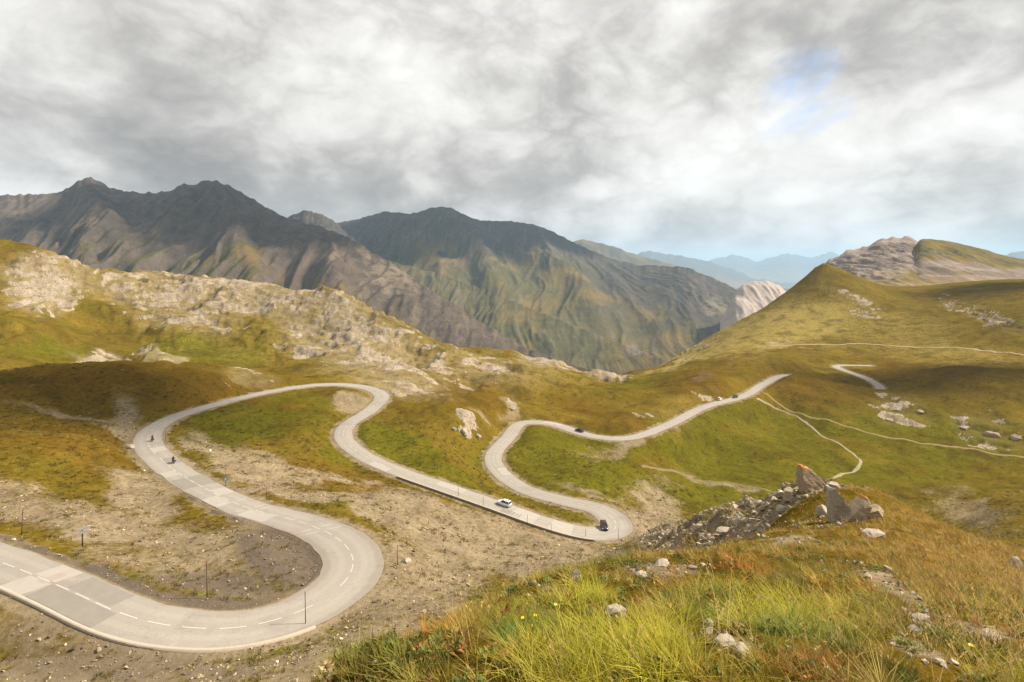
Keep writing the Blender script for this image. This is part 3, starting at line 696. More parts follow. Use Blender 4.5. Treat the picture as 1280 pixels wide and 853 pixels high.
# ------------------------------------------------------------------ the air
hz = bpy.data.materials.new('air'); hz.use_nodes = True
h = NT(hz.node_tree)
vol = h.n('ShaderNodeVolumePrincipled', {'Color': (.48, .70, .95, 1), 'Density': 5.5e-5, 'Anisotropy': .1})
h.n('ShaderNodeOutputMaterial', {'Volume': vol.outputs[0]})
zmin = float(min(low.min(), Z.min())) - 1.0
bm = bmesh.new(); bmesh.ops.create_cube(bm, size=1.0)
zt = 620.0
for v in bm.verts: v.co = Vector((v.co.x * 76000, v.co.y * 76000, zmin if v.co.z < 0 else zt))
hm = bpy.data.meshes.new('haze'); bm.to_mesh(hm); bm.free()
link('haze', hm, hz, kind='stuff', label='thin pale blue air between the mountains', cat='haze')

# ------------------------------------------------------------------ road
rpx = rc[:, 0] / rc[:, 1] * F + CX; rpy = -rc[:, 2] / rc[:, 1] * F + HY


def road_i(px, py, t0=0, t1=1e9):
    d = (rpx - px) ** 2 + (rpy - py) ** 2
    d[(rt < t0) | (rt > t1)] = 1e12
    return int(d.argmin())


def road_at(i, off, dz=0.0):
    i = min(max(i, 0), len(rc) - 1)
    return Vector((rc[i, 0] + rnor[i, 0] * off, rc[i, 1] + rnor[i, 1] * off, rc[i, 2] + dz))


def road_pt(t, off, dz=0.0):
    f = np.clip(np.interp(t, rt, np.arange(len(rt))), 0, len(rt) - 1.001); i = int(f); a = f - i
    p = rc[i, :3] * (1 - a) + rc[i + 1, :3] * a; n = rnor[i] * (1 - a) + rnor[i + 1] * a
    hw = rc[i, 3]
    return (p[0] + n[0] * off, p[1] + n[1] * off, p[2] + dz + 0.06 * (1 - min(1, abs(off) / hw)))


def strip(name, pts_rows, mat, parent=None, uv=None, **kw):
    """rows of points -> one sheet"""
    A_ = np.array(pts_rows, float)
    me = grid_mesh(name, A_[:, :, 0], A_[:, :, 1], A_[:, :, 2])
    # face the sheet upwards
    if len(me.polygons) and me.polygons[0].normal.z < 0: me.flip_normals()
    if uv is not None: set_attr(me, 'along', uv[0], uv[1], uv[0] * 0)
    return link(name, me, mat, parent, **kw)


masph, g = new_mat('bleached_asphalt')
o = g.n('ShaderNodeTexCoord').outputs['Object']
al = g.n('ShaderNodeSeparateColor', {0: g.n('ShaderNodeAttribute', attribute_name='along').outputs['Color']}).outputs
sec = g.n('ShaderNodeTexWhiteNoise', {'W': g.math('FLOOR', g.math('MULTIPLY', al[0], 1 / 17.0))}, noise_dimensions='1D').outputs[0]
lane = g.n('ShaderNodeTexWhiteNoise', {'W': g.math('FLOOR', g.math('ADD', g.math('MULTIPLY', al[0], 1 / 23.0), g.math('MULTIPLY', g.math('GREATER_THAN', al[1], 0.0), 51.3)))}, noise_dimensions='1D').outputs[0]
c = g.mix(g.noise(o, .25, 5, .6), (.262, .236, .206), (.322, .293, .258))
c = g.mix(g.math('MULTIPLY', sec, .16), c, (.22, .185, .155))
c = g.mix(g.math('MULTIPLY', lane, .14), c, (.42, .375, .31))
wt = g.math('ABSOLUTE', g.math('SUBTRACT', g.math('ABSOLUTE', al[1]), 1.65))
c = g.mix(g.ss(wt, .25, .7, .22, 0), c, (.40, .355, .30))
c = g.mix(g.ss(g.noise(o, 1.3, 6, .7), .55, .75, 0, .35), c, (.18, .15, .125))
c = g.mix(g.ss(g.noise(o, 6., 4, .6), .3, .7, .22, 0), c, (.14, .12, .10))
c = g.mix(g.ss(g.noise(o, .11, 6, .7), .52, .68, 0, .42), c, (.19, .168, .145))
c = g.mix(g.ss(g.noise(o, .5, 6, .75), .60, .72, 0, .4), c, (.42, .385, .34))
ow = g.n('ShaderNodeVectorMath', {0: o, 1: g.n('ShaderNodeVectorMath', {0: g.n('ShaderNodeTexNoise', {'Vector': o, 'Scale': .5, 'Detail': 4.0}).outputs['Color'], 1: (4., 4., 4.)}, operation='MULTIPLY').outputs[0]}).outputs[0]
cvr = g.n('ShaderNodeTexVoronoi', {'Vector': ow, 'Scale': .16}, feature='DISTANCE_TO_EDGE').outputs['Distance']
c = g.mix(g.ss(cvr, .0, .010, .32, 0), c, (.13, .11, .09))
c = g.mix(g.ss(g.math('ADD', g.math('ABSOLUTE', al[1]), g.math('MULTIPLY', g.noise(o, .6, 4, .6), 1.6)), 3.7, 4.5, 0, .5), c, (.20, .165, .125))
finish(masph, g, c, .9, g.noise(o, 25, 3, .6), .25, .02, spec=.2)

offs = np.array([-1, -.72, -.4, 0, .4, .72, 1])
rows = []; ua, ub = [], []
wig = [0.22 * pn(rt * .22, rt * 0, 5), 0.22 * pn(rt * .22, rt * 0 + 4, 6)]
for i in range(0, len(rc)):
    row = []
    for k, ff in enumerate(offs):
        off = ff * (rc[i, 3] + (wig[0][i] if ff < 0 else wig[1][i]) * (abs(ff) == 1))
        p = road_at(i, off, 0.06 * (1 - abs(ff)) - (0.05 if abs(ff) == 1 else 0))
        row.append(p); ua.append(rt[i]); ub.append(off)
    rows.append(row)
road = strip('road', rows, masph, uv=(np.array(ua), np.array(ub)), kind='structure')

paint = plain('worn_white_paint', (.455, .43, .40), .8, .2, 0, .18, 3.0)
dash_end = float(rt[road_i(985, 469)])


def road_patch(name, t0, t1, o0, o1, dz, mat, parent=road, n=None, skew=0.0):
    n = n or max(2, int((t1 - t0) / 1.0) + 1)
    m_ = max(2, int(abs(o1 - o0) / 1.2) + 1)
    rows = [[road_pt(t + skew * o_, o_, dz) for o_ in np.linspace(o0, o1, m_)] for t in np.linspace(t0, t1, n)]
    return strip(name, rows, mat, parent)


t = 1.5; k = 0
while t < dash_end and k < 290:
    ln = 3.0
    wobble = random.uniform(-.03, .03)
    if random.random() > (.04 if t < T0 + 190 else .12):
        road_patch('lane_dash', t, t + ln * random.uniform(.9, 1.0), -.075 + wobble, .075 + wobble, .016, paint)
    t += 4.33; k += 1
light_pt = plain('pale_patch', (.335, .304, .266), .9, .2, 0, .12, .8)
dark_pt = plain('dark_patch', (.222, .200, .174), .9, .2, 0, .14, .8)
pink_pt = plain('reddish_patch', (.315, .268, .232), .9, .2, 0, .12, .8)


light_pt2 = plain('joint_sealant', (.47, .43, .37), .9, .2, 0, .12, .8)


def rt_at(px, py): return float(rt[road_i(px, py)])


ta = rt_at(72, 732)
for (t0, t1, o0, o1, m_, sk) in [(ta - 5.5, ta - .6, -3.2, 3.2, light_pt, .25), (ta - 3.2, ta - 1.6, -.6, 2.0, pink_pt, .25), (ta - .4, ta + 13, -3.1, -.2, dark_pt, 0.1), (ta + 2, ta + 11, .3, 3.1, dark_pt, .1)]:
    road_patch('asphalt_patch', t0, t1, o0, o1, .008 if m_ is not pink_pt else .012, m_, skew=sk)
for (px, py, l0, o0, o1, m_, sk) in [(205, 578, 7, -3.2, -.1, dark_pt, 0), (222, 590, 5, .2, 3.2, light_pt, .1), (240, 602, 9, -3.2, 3.0, dark_pt, .15), (268, 618, 5, -3.2, -.1, light_pt, .1), (282, 624, 7, .2, 3.3, light_pt, 0), (195, 560, 5, -3.2, 0.2, light_pt, 0),
                                     (330, 640, 8, .1, 3.2, light_pt, 0), (640, 638, 6, -2.9, -.2, dark_pt, 0), (655, 644, 7, -2.9, 2.9, light_pt, 0), (700, 660, 6, -2.9, 2.9, light_pt, 0), (480, 580, 9, -2.9, -.1, light_pt, 0), (560, 611, 10, .1, 2.9, light_pt, 0), (690, 530, 9, 0, 2.7, light_pt, 0), (625, 590, 8, -2.9, 0, light_pt, 0)]:
    t0 = rt_at(px, py)
    road_patch('asphalt_patch', t0 - l0 / 2, t0 + l0 / 2, o0, o1, .008, m_, skew=sk)
for (px, py, ln_) in [(312, 636, .4), (320, 639, .3), (396, 659, .4), (404, 663, .35), (290, 630, .35)]:
    t0 = rt_at(px, py)
    for (o0, o1) in ((-3.0, -.6), (.2, 3.1)):
        road_patch('sealed_joint', t0, t0 + ln_ * .5, o0 + random.uniform(0, .8), o1 - random.uniform(0, .8), .014, light_pt2, n=2, skew=.35)

# concrete edging and parapet on the valley side
mconc, g = new_mat('weathered_concrete')
o = g.n('ShaderNodeTexCoord').outputs['Object']
c = g.mix(g.noise(o, .7, 6, .65), (.31, .262, .21), (.46, .40, .325))
c = g.mix(g.ss(g.noise(o, 4, 5, .7), .5, .75, 0, .4), c, (.2, .17, .13))
finish(mconc, g, c, .9, g.noise(o, 9, 4, .6), .4, .03, spec=.15)


def ribbon_box(name, t0, t1, side, inset, wid, top, bot, mat, parent=None, step=1.0, **kw):
    prof = [(inset, bot), (inset, top), (inset + wid, top), (inset + wid, bot)]
    ts = np.arange(t0, t1, step); rows = []
    for t in ts:
        hw = float(np.interp(t, rt, rc[:, 3]))
        base = np.array(road_pt(t, 0, 0)); base[2] = np.interp(t, rt, rc[:, 2])
        j = .03 * pn(t * .5, 0.3, 8)
        row = []
        for (of, zz) in prof:
            q = road_pt(t, side * (hw + of + j), 0); row.append((q[0], q[1], base[2] + zz + j))
        rows.append(row)
    A_ = np.array(rows)
    me = grid_mesh(name, A_[:, :, 0], A_[:, :, 1], A_[:, :, 2], False)
    bm = bmesh.new(); bm.from_mesh(me)
    bmesh.ops.holes_fill(bm, edges=[e_ for e_ in bm.edges if e_.is_boundary], sides=4)
    bmesh.ops.recalc_face_normals(bm, faces=bm.faces); bm.to_mesh(me); bm.free()
    return link(name, me, mat, parent, **kw)


ribbon_box('concrete_edging', max(1.0, T0 - 6), rt_at(378, 765), -1, -.12, .52, .15, -.5, mconc, label='pale concrete edging along the outer side of the near road bend', cat='kerb')
e0 = bpy.data.objects.new('parapet_wall', None); COL.objects.link(e0)
e0['label'] = 'low pale parapet wall on the valley side of the road beside the white car'; e0['category'] = 'wall'
twa, twb = rt_at(508, 592), rt_at(742, 667)
ribbon_box('wall_face', twa, twb, -1, .05, .38, .26, -1.3, plain('dark_masonry', (.20, .16, .12), .9, .2, 0, .4, 1.2), e0)
ribbon_box('coping', twa, twb, -1, -.02, .52, .40, .255, mconc, e0)


# ------------------------------------------------------------------ tracks and streams
def drape(name, pts, hw, mat, lift=.14, kind='structure', wob=.4):
    P3 = [spot(p[0], p[1], p[2] if len(p) > 2 else 60) for p in pts]
    L_, t_ = resample(catmull([tuple(p) for p in P3], 2.0), 1.5)
    L_[:, 0] = smooth(L_[:, 0], 5); L_[:, 1] = smooth(L_[:, 1], 5)
    tg = np.gradient(L_[:, :2], axis=0); tg /= np.linalg.norm(tg, axis=1)[:, None] + 1e-9
    nr = np.stack([-tg[:, 1], tg[:, 0]], 1)
    L_[:, :2] += nr * (pn(t_ * .06, t_ * 0, 15) * 1.2 + pn(t_ * .2, t_ * 0, 16) * .4)[:, None]
    rows = []
    for i in range(len(L_)):
        w_ = hw * (1 + wob * pn(t_[i] * .15, .5, 17))
        row = []
        for ff in (-1, -.5, 0, .5, 1):
            x, y = L_[i, 0] + nr[i, 0] * ff * w_, L_[i, 1] + nr[i, 1] * ff * w_
            row.append((x, y, float(ground_z(x, y)) + (lift if abs(ff) < 1 else -.05)))
        rows.append(row)
    return strip(name, rows, mat, kind=kind)


track_m = plain('pale_track', (.33, .265, .175), .95, .1, 0, .25, .35)
earth_m = plain('earth_track', (.23, .168, .08), .95, .1, 0, .3, .35)
bed_m = plain('stream_gravel', (.25, .205, .13), .9, .2, 0, .4, .5)
gully_m = plain('gully_gravel', (.16, .122, .055), .9, .2, 0, .5, .35)
drape('gravel_track', [(962, 432, 400), (1000, 431, 400), (1080, 430, 400), (1180, 434, 400), (1280, 444, 350), (1400, 452, 330)], 1.2, track_m)
drape('farm_track', [(952, 490, 300), (975, 508, 250), (1010, 521, 250), (1060, 534, 250), (1120, 549, 230), (1200, 560, 230), (1280, 572, 220), (1380, 585, 200)], .85, earth_m)
drape('stream', [(944, 498, 250), (970, 512, 250), (1000, 524, 230), (1012, 533, 230), (1030, 547, 220), (1058, 562, 210), (1074, 576, 200), (1070, 586, 200), (1050, 594, 200), (1036, 602, 200)], .75, bed_m)
drape('gully', [(800, 584, 150), (850, 593, 150), (900, 603, 150), (955, 612, 150), (1000, 620, 150)], .9, gully_m)


# ------------------------------------------------------------------ small mesh kit
def bm_obj(name, bm, mat, parent=None, smooth_=False, **kw):
    me = bpy.data.meshes.new(name); bmesh.ops.recalc_face_normals(bm, faces=bm.faces); bm.to_mesh(me); bm.free()
    if smooth_: me.polygons.foreach_set('use_smooth', np.ones(len(me.polygons), bool))
    return link(name, me, mat, parent, **kw)


def root(name, loc, rz, label, cat, group=None):
    o_ = bpy.data.objects.new(name, None); COL.objects.link(o_)
    o_.empty_display_size = .3
    o_.location = loc; o_.rotation_euler = (0, 0, rz); o_['label'] = label; o_['category'] = cat
    if group: o_['group'] = group
    return o_


def box(bm, c, s_, bev=0.0):
    r_ = bmesh.ops.create_cube(bm, size=1.0, matrix=Matrix.Translation(c) @ Matrix.Diagonal((*s_, 1)))
    if bev: bmesh.ops.bevel(bm, geom=list({e_ for v in r_['verts'] for e_ in v.link_edges}), offset=bev, segments=2, affect='EDGES', profile=.6)


def tube(bm, a, b, ra, rb, n=8):
    a, b = Vector(a), Vector(b); d = b - a
    M = Matrix.Translation((a + b) / 2) @ d.to_track_quat('Z', 'Y').to_matrix().to_4x4()
    bmesh.ops.create_cone(bm, cap_ends=True, segments=n, radius1=ra, radius2=rb, depth=d.length, matrix=M)


def loft(bm, secs, close=True):
    """secs: list of rings of equal length"""
    rings = [[bm.verts.new(p) for p in r_] for r_ in secs]
    n = len(rings[0])
    for a, b in zip(rings, rings[1:]):
        for i in range(n):
            bm.faces.new((a[i], a[(i + 1) % n], b[(i + 1) % n], b[i]))
    if close:
        bm.faces.new(rings[0]); bm.faces.new(list(reversed(rings[-1])))


def copy_tree(o_, parent=None):
    c_ = o_.copy(); COL.objects.link(c_); c_.parent = parent
    for ch in list(o_.children): copy_tree(ch, c_)
    return c_


# ------------------------------------------------------------------ cars
glass = plain('car_glass', (.02, .022, .025), .08, .6, 0, .1)
rubber = plain('tyre_rubber', (.02, .02, .02), .85, .2)
alloy = plain('wheel_alloy', (.45, .45, .46), .35, .5, .8)
lamp_w = plain('headlamp', (.75, .76, .78), .15, .6)
lamp_r = plain('tail_lamp', (.35, .02, .02), .2, .5)
trim = plain('black_trim', (.025, .025, .027), .6, .3)


def make_car(name, loc, heading, paint_m, label, tall=0.0, wagon=True, tilt=0.0, group=None, detail=True, roof_rack=False):
    rt_ = root(name, loc, heading, label, 'car', group)
    rt_.rotation_euler = (tilt, 0, heading)          # car faces local +Y
    def ring(y, hw, zb, zt, taper):
        return [(-hw * .93, y, zb), (-hw, y, zb + .18), (-hw * 1.0, y, (zb + zt) / 2 + .06), (-hw * taper, y, zt), (hw * taper, y, zt), (hw, y, (zb + zt) / 2 + .06), (hw, y, zb + .18), (hw * .93, y, zb)]
    H_ = tall
    bm = bmesh.new()
    loft(bm, [ring(-2.15, .76, .34, .78 + H_ * .4, .9), ring(-2.08, .86, .26, .92 + H_ * .5, .93), ring(-1.2, .90, .22, .96 + H_ * .5, .95), ring(0, .90, .22, .94 + H_ * .5, .95), ring(.95, .90, .22, .93 + H_ * .4, .93), ring(1.75, .87, .24, .80 + H_ * .3, .90), ring(2.1, .80, .30, .66 + H_ * .25, .86), ring(2.18, .70, .36, .56 + H_ * .2, .85)])
    body = bm_obj('body', bm, paint_m, rt_, True)
    bb = .90 + H_ * .5; rf = 1.44 + H_
    rear = -2.0 if wagon else -1.7
    bm = bmesh.new()
    def cr_(y, hw, z): return [(-hw, y, z), (hw, y, z)]
    lo = [(rear, .80), (-.9, .84), (.2, .84), (1.0, .80)]
    hi = [(rear + (.22 if wagon else .6), .62), (-.9, .66), (.1, .66), (.35, .60)]
    L1 = [(-h_, y, bb) for y, h_ in lo]; L2 = [(-h_, y, rf - (.03 if i in (0, 3) else 0)) for i, (y, h_) in enumerate(hi)]
    ring_lo = L1 + [(-x, y, z) for x, y, z in reversed(L1)]; ring_hi = L2 + [(-x, y, z) for x, y, z in reversed(L2)]
    loft(bm, [ring_lo, ring_hi])
    bm_obj('window', bm, glass, rt_)
    bm = bmesh.new()
    r2 = [(x * 1.02, y, z - .01) for x, y, z in ring_hi]; r3 = [(x * .93, y * .97, z + .06) for x, y, z in ring_hi]
    loft(bm, [r2, r3]); bm_obj('roof', bm, paint_m, rt_, True)
    for sx in (-1, 1):
        for (ya, yb) in ((rear + .02, rear + .24), (-.92, -.91), (.98, .34)):
            bm = bmesh.new(); tube(bm, (sx * .82, ya, bb - .02), (sx * .645, yb, rf), .05, .045, 6)
            bm_obj('pillar', bm, paint_m, rt_)
    tyre_me = None
    for sx in (-1, 1):
        for y in (-1.32, 1.36):
            bm = bmesh.new(); tube(bm, (sx * .70, y, .33), (sx * .90, y, .33), .33, .33, 16)
            bmesh.ops.bevel(bm, geom=[e_ for e_ in bm.edges if len(e_.link_faces) == 2 and any(len(f_.verts) > 4 for f_ in e_.link_faces)], offset=.04, segments=2, affect='EDGES')
            wh = bm_obj('wheel', bm, rubber, rt_, True)
            bm = bmesh.new(); tube(bm, (sx * .89, y, .33), (sx * .915, y, .33), .21, .19, 12); bm_obj('rim', bm, alloy, wh)
    if detail:
        for sx in (-1, 1):
            bm = bmesh.new(); box(bm, (sx * .60, 2.08, .62 + H_ * .2), (.34, .14, .13), .03); bm_obj('headlight', bm, lamp_w, rt_)
            bm = bmesh.new(); box(bm, (sx * .72, -2.11, .80 + H_ * .4), (.16, .1, .26), .02); bm_obj('tail_light', bm, lamp_r, rt_)
            bm = bmesh.new(); box(bm, (sx * .98, .82, bb + .06), (.18, .12, .14), .03); bm_obj('mirror', bm, paint_m, rt_)
            bm = bmesh.new(); box(bm, (sx * .905, .02, bb - .14), (.03, .16, .03)); bm_obj('door_handle', bm, trim, rt_)
        bm = bmesh.new(); box(bm, (0, 2.13, .40), (1.3, .12, .16), .03); bm_obj('front_bumper', bm, trim, rt_)
        bm = bmesh.new(); box(bm, (0, -2.12, .42), (1.4, .12, .18), .03); bm_obj('rear_bumper', bm, trim, rt_)
        if roof_rack:
            for sx in (-1, 1):
                bm = bmesh.new(); tube(bm, (sx * .56, -1.6, rf + .10), (sx * .56, .1, rf + .10), .02, .02, 6); bm_obj('roof_rail', bm, trim, rt_)
    return rt_


def head_of(i, rev):
    tx, ty = rtan[i]
    return math.atan2(ty, tx) - math.pi / 2 + (math.pi if rev else 0)


def slope_of(i, rev):
    a, b = max(i - 3, 0), min(i + 3, len(rc) - 1)
    s_ = math.atan2(rc[b, 2] - rc[a, 2], np.linalg.norm(rc[b, :2] - rc[a, :2]))
    return -s_ if rev else s_


white_paint = plain('white_car_paint', (.72, .72, .73), .25, .5, 0, .03)
dark_paint = plain('dark_grey_car_paint', (.035, .037, .042), .22, .6, .2, .05)
silver_paint = plain('silver_car_paint', (.34, .34, .35), .25, .5, .4, .05)
CARS = [((627, 634), 1.45, True, white_paint, 'white family car driving uphill beside the low parapet wall', .10, True, True),
        ((764, 662), 2.3, True, dark_paint, 'dark grey car rounding the inside of the lower hairpin', .16, True, False),
        ((722, 539), 1.3, True, dark_paint, 'dark car driving on the upper road above the green slope', .0, False, False),
        ((921, 496), 1.2, True, trim, 'dark car on the road just beside the parked white car', .05, True, False)]
for (pp, off, rev, pm, lb, tall, wag, rack) in CARS:
    i = road_i(*pp); p = road_pt(rt[i], off, 0.0)
    make_car('car', p, head_of(i, rev) + (.75 if 'hairpin' in lb else 0), pm, lb, tall, wag, slope_of(i, rev), roof_rack=rack)
i = road_i(907, 499); p = road_pt(rt[i], 4.0, 0); p = (p[0], p[1], float(ground_z(p[0], p[1])) + .02)
make_car('car', p, head_of(i, False) + .2, white_paint, 'white car parked on the verge of the far upper road', .15, True, slope_of(i, False))

# ------------------------------------------------------------------ motorcycles and riders
moto_black = plain('motorcycle_black', (.02, .02, .022), .35, .5)
leather = plain('black_riding_suit', (.022, .021, .02), .7, .2)
helm_m = plain('dark_helmet', (.03, .03, .032), .2, .6)
steel = plain('bare_steel', (.32, .31, .30), .35, .5, .9)


def make_moto(loc, rz, tilt, label):
    m_ = root('motorcycle', loc, rz, label, 'motorcycle', 'motorcycles riding downhill'); m_.rotation_euler = (tilt, 0, rz)
    for y in (-.72, .74):
        bm = bmesh.new()
        rings = []
        for k in range(20):
            a = k / 20 * 2 * math.pi; cc = Vector((0, y + .25 * math.cos(a), .31 + .25 * math.sin(a))); rad = Vector((0, math.cos(a), math.sin(a)))
            rings.append([tuple(cc + rad * (.06 * math.cos(b)) + Vector((.07 * math.sin(b), 0, 0))) for b in np.linspace(0, 2 * math.pi, 8, endpoint=False)])
        rings.append(rings[0]); loft(bm, rings, False); bmesh.ops.remove_doubles(bm, verts=bm.verts, dist=1e-4)
        wh = bm_obj('wheel', bm, rubber, m_, True)
        bm = bmesh.new(); tube(bm, (-.03, y, .31), (.03, y, .31), .2, .2, 16); bm_obj('rim', bm, steel, wh)
    bm = bmesh.new(); box(bm, (0, 0, .45), (.36, .5, .38), .06); bm_obj('engine', bm, steel, m_)
    bm = bmesh.new(); loft(bm, [[(x * w_, y, z + zz * h_) for x, zz in ((-1, -.6), (-1, .3), (-.5, 1), (.5, 1), (1, .3), (1, -.6))] for (y, w_, z, h_) in ((-.08, .10, .80, .06), (.1, .17, .84, .14), (.35, .19, .86, .16), (.52, .12, .86, .10))]); bm_obj('fuel_tank', bm, moto_black, m_, True)
    bm = bmesh.new(); box(bm, (0, -.38, .80), (.28, .72, .12), .05); bm_obj('seat', bm, leather, m_)
    bm = bmesh.new(); tube(bm, (0, .74, .31), (0, .5, .95), .05, .045); tube(bm, (-.09, .74, .31), (-.09, .5, .95), .03, .03); tube(bm, (.09, .74, .31), (.09, .5, .95), .03, .03); bm_obj('fork', bm, steel, m_)
    bm = bmesh.new(); tube(bm, (-.38, .40, 1.02), (.38, .40, 1.02), .018, .018); bm_obj('handlebar', bm, trim, m_)
    bm = bmesh.new(); box(bm, (0, .66, .92), (.3, .16, .22), .06); f_ = bm_obj('fairing', bm, moto_black, m_)
    bm = bmesh.new(); tube(bm, (0, .73, .92), (0, .76, .92), .09, .08, 12); bm_obj('headlight', bm, lamp_w, f_)
    bm = bmesh.new(); box(bm, (0, .60, 1.12), (.3, .02, .26), .005); bm_obj('windscreen', bm, glass, m_)
    for sx in (-1, 1):
        bm = bmesh.new(); box(bm, (sx * .32, -.62, .62), (.2, .44, .36), .05); bm_obj('pannier', bm, moto_black, m_)
    bm = bmesh.new(); tube(bm, (.16, .1, .3), (.2, -.9, .42), .045, .055); bm_obj('exhaust', bm, steel, m_)
    bm = bmesh.new(); box(bm, (0, -.92, .82), (.2, .05, .09), .01); bm_obj('tail_light', bm, lamp_r, m_)
    return m_


def skin_body(name, verts, edges, radii, mat, rootv=0):
    me = bpy.data.meshes.new(name); me.from_pydata(verts, edges, [])
    ob = bpy.data.objects.new(name, me); COL.objects.link(ob)
    ob.modifiers.new('skin', 'SKIN')
    for i, r_ in enumerate(radii): me.skin_vertices[0].data[i].radius = (r_, r_); me.skin_vertices[0].data[i].use_root = (i == rootv)
    sb = ob.modifiers.new('sub', 'SUBSURF'); sb.levels = sb.render_levels = 1
    bpy.context.view_layer.update()
    ev = ob.evaluated_get(bpy.context.evaluated_depsgraph_get())
    m2_ = bpy.data.meshes.new_from_object(ev)
    bpy.data.objects.remove(ob)
    m2_.polygons.foreach_set('use_smooth', np.ones(len(m2_.polygons), bool)); m2_.materials.clear(); m2_.materials.append(mat)
    return m2_


rv = [(0, -.28, .92), (0, -.22, 1.15), (0, -.12, 1.38), (0, -.07, 1.50), (0, -.05, 1.58)]       # pelvis to neck
rr = [.16, .15, .18, .09, .06]; re = [(0, 1), (1, 2), (2, 3), (3, 4)]
for sx in (-1, 1):
    b0 = len(rv)
    rv += [(sx * .11, -.24, .90), (sx * .22, .14, .80), (sx * .24, -.08, .42), (sx * .24, .08, .36)]; rr += [.10, .075, .05, .045]; re += [(0, b0), (b0, b0 + 1), (b0 + 1, b0 + 2), (b0 + 2, b0 + 3)]
    a0 = len(rv)
    rv += [(sx * .20, -.10, 1.42), (sx * .30, .08, 1.20), (sx * .30, .34, 1.06), (sx * .29, .41, 1.04)]; rr += [.075, .055, .04, .04]; re += [(2, a0), (a0, a0 + 1), (a0 + 1, a0 + 2), (a0 + 2, a0 + 3)]
rider_me = skin_body('person', rv, re, rr, leather)
for (pp, off, lb, lb2) in [((182, 553), -1.1, 'black motorcycle entering the bend by the pale boulder, farther downhill', 'rider in black suit on the motorcycle entering the bend'),
                           ((212, 576), -1.5, 'black motorcycle on the straight above the blue sign, following the other', 'rider in black suit on the motorcycle nearer the blue sign')]:
    i = road_i(*pp); p = road_pt(rt[i], off, 0.0); rz = head_of(i, False); ti = slope_of(i, False)
    make_moto(p, rz, ti, lb)
    per = link('person', rider_me, leather, label=lb2, cat='person', group='motorcycle riders')
    per.location = p; per.rotation_euler = (ti, 0, rz)
    bm = bmesh.new(); bmesh.ops.create_icosphere(bm, subdivisions=3, radius=.145, matrix=Matrix.Translation((0, -.02, 1.70)) @ Matrix.Diagonal((.92, 1.08, 1.05, 1)))
    hl = bm_obj('helmet', bm, helm_m, per, True)
    bm = bmesh.new(); box(bm, (0, .105, 1.71), (.2, .07, .1), .03); bm_obj('visor', bm, glass, hl)

# ------------------------------------------------------------------ snow poles and signs
pole_m = plain('weathered_pole', (.055, .045, .038), .8, .2, 0, .3, 4)
pole_top = plain('faded_red_band', (.16, .05, .035), .8, .2, 0, .2, 4)


def make_pole(p, h_, label, r_=.055):
    o_ = root('snow_pole', p, random.uniform(0, 6), label, 'pole', 'snow poles along the road')
    o_.rotation_euler = (random.uniform(-.025, .025), random.uniform(-.03, .03), 0)
    bm = bmesh.new(); tube(bm, (0, 0, -.4), (0, 0, h_), r_ * 1.15, r_ * .8, 8); bm_obj('pole', bm, pole_m, o_, True)
    bm = bmesh.new(); tube(bm, (0, 0, h_ * .86), (0, 0, h_ * .98), r_ * 1.02, r_ * .95, 8); bm_obj('band', bm, pole_top, o_, True)
    bm = bmesh.new(); tube(bm, (0, 0, -.2), (0, 0, .12), r_ * 2.4, r_ * 1.8, 8); bm_obj('footing', bm, mconc, o_)


POLES = [(27, 671, 4.2, 'tall dark snow pole on the grass verge near the pair of arrow boards'), (259, 749, 4.9, 'tall dark snow pole standing on the dark earth inside the near bend'), (382, 781, 4.1, 'thin dark snow pole at the end of the pale concrete edging'),
         (497, 708, 3.2, 'dark snow pole on the rubble slope outside the near bend, beside grass tufts'), (333, 626, 3.0, 'dark snow pole on the grassy verge between blue sign and the near bend'), (207, 553, 2.8, 'thin snow pole inside the bend where the motorcycles ride'),
         (573, 621, 2.6, 'snow pole at the uphill start of the parapet wall'), (604, 633, 2.6, 'snow pole behind the parapet wall, next uphill of the white car'), (659, 657, 2.8, 'snow pole behind the parapet wall, next downhill of the white car'), (689, 668, 2.8, 'snow pole by the parapet wall where the tongue of grass begins'),
         (732, 671, 2.0, 'snow pole at the downhill end of the parapet wall'), (773, 674, 2.6, 'snow pole on the outer edge of the lower hairpin'), (547, 592, 3.0, 'snow pole in the green grass above the straight road'), (843, 482, 3.6, 'lone marker pole on the green slope above the far road')]
for (px, py, hh, lb) in POLES:
    make_pole(spot(px, py, 50), hh, lb, .05 if py > 600 else .06)

board_m = plain('bleached_board', (.74, .70, .66), .8, .2, 0, .12, 3)
p = spot(103, 684, 50)
sg = root('direction_sign', p, R(14), 'dark post with two pale arrow boards beside the near road', 'sign')
bm = bmesh.new(); tube(bm, (0, 0, -.3), (0, 0, 3.0), .11, .09, 8); bm_obj('post', bm, pole_m, sg, True)
for z_, off_, fl in ((2.85, .15, 1), (2.3, .2, 1)):
    bm = bmesh.new()
    pr = [(-.95, -.2), (.65, -.2), (1.0, 0), (.65, .2), (-.95, .2)]
    loft(bm, [[(x + off_, -.12 - .03, z_ + z + .28 * x) for x, z in pr], [(x + off_, -.12 + .03, z_ + z + .28 * x) for x, z in pr]])
    bm_obj('arrow_board', bm, board_m, sg)
blue_m = plain('blue_sign_face', (.10, .28, .55), .5, .3, 0, .1, 3)
p = spot(282, 609, 60)
sg = root('road_sign', p, R(8), 'round blue road sign on a thin pole beside the road', 'sign')
bm = bmesh.new(); tube(bm, (0, 0, -.3), (0, 0, 4.4), .05, .04, 8); bm_obj('post', bm, pole_m, sg, True)
bm = bmesh.new(); tube(bm, (0, -.07, 1.75), (0, -.10, 1.75), .46, .46, 20); fc = bm_obj('sign_face', bm, blue_m, sg)
bm = bmesh.new()
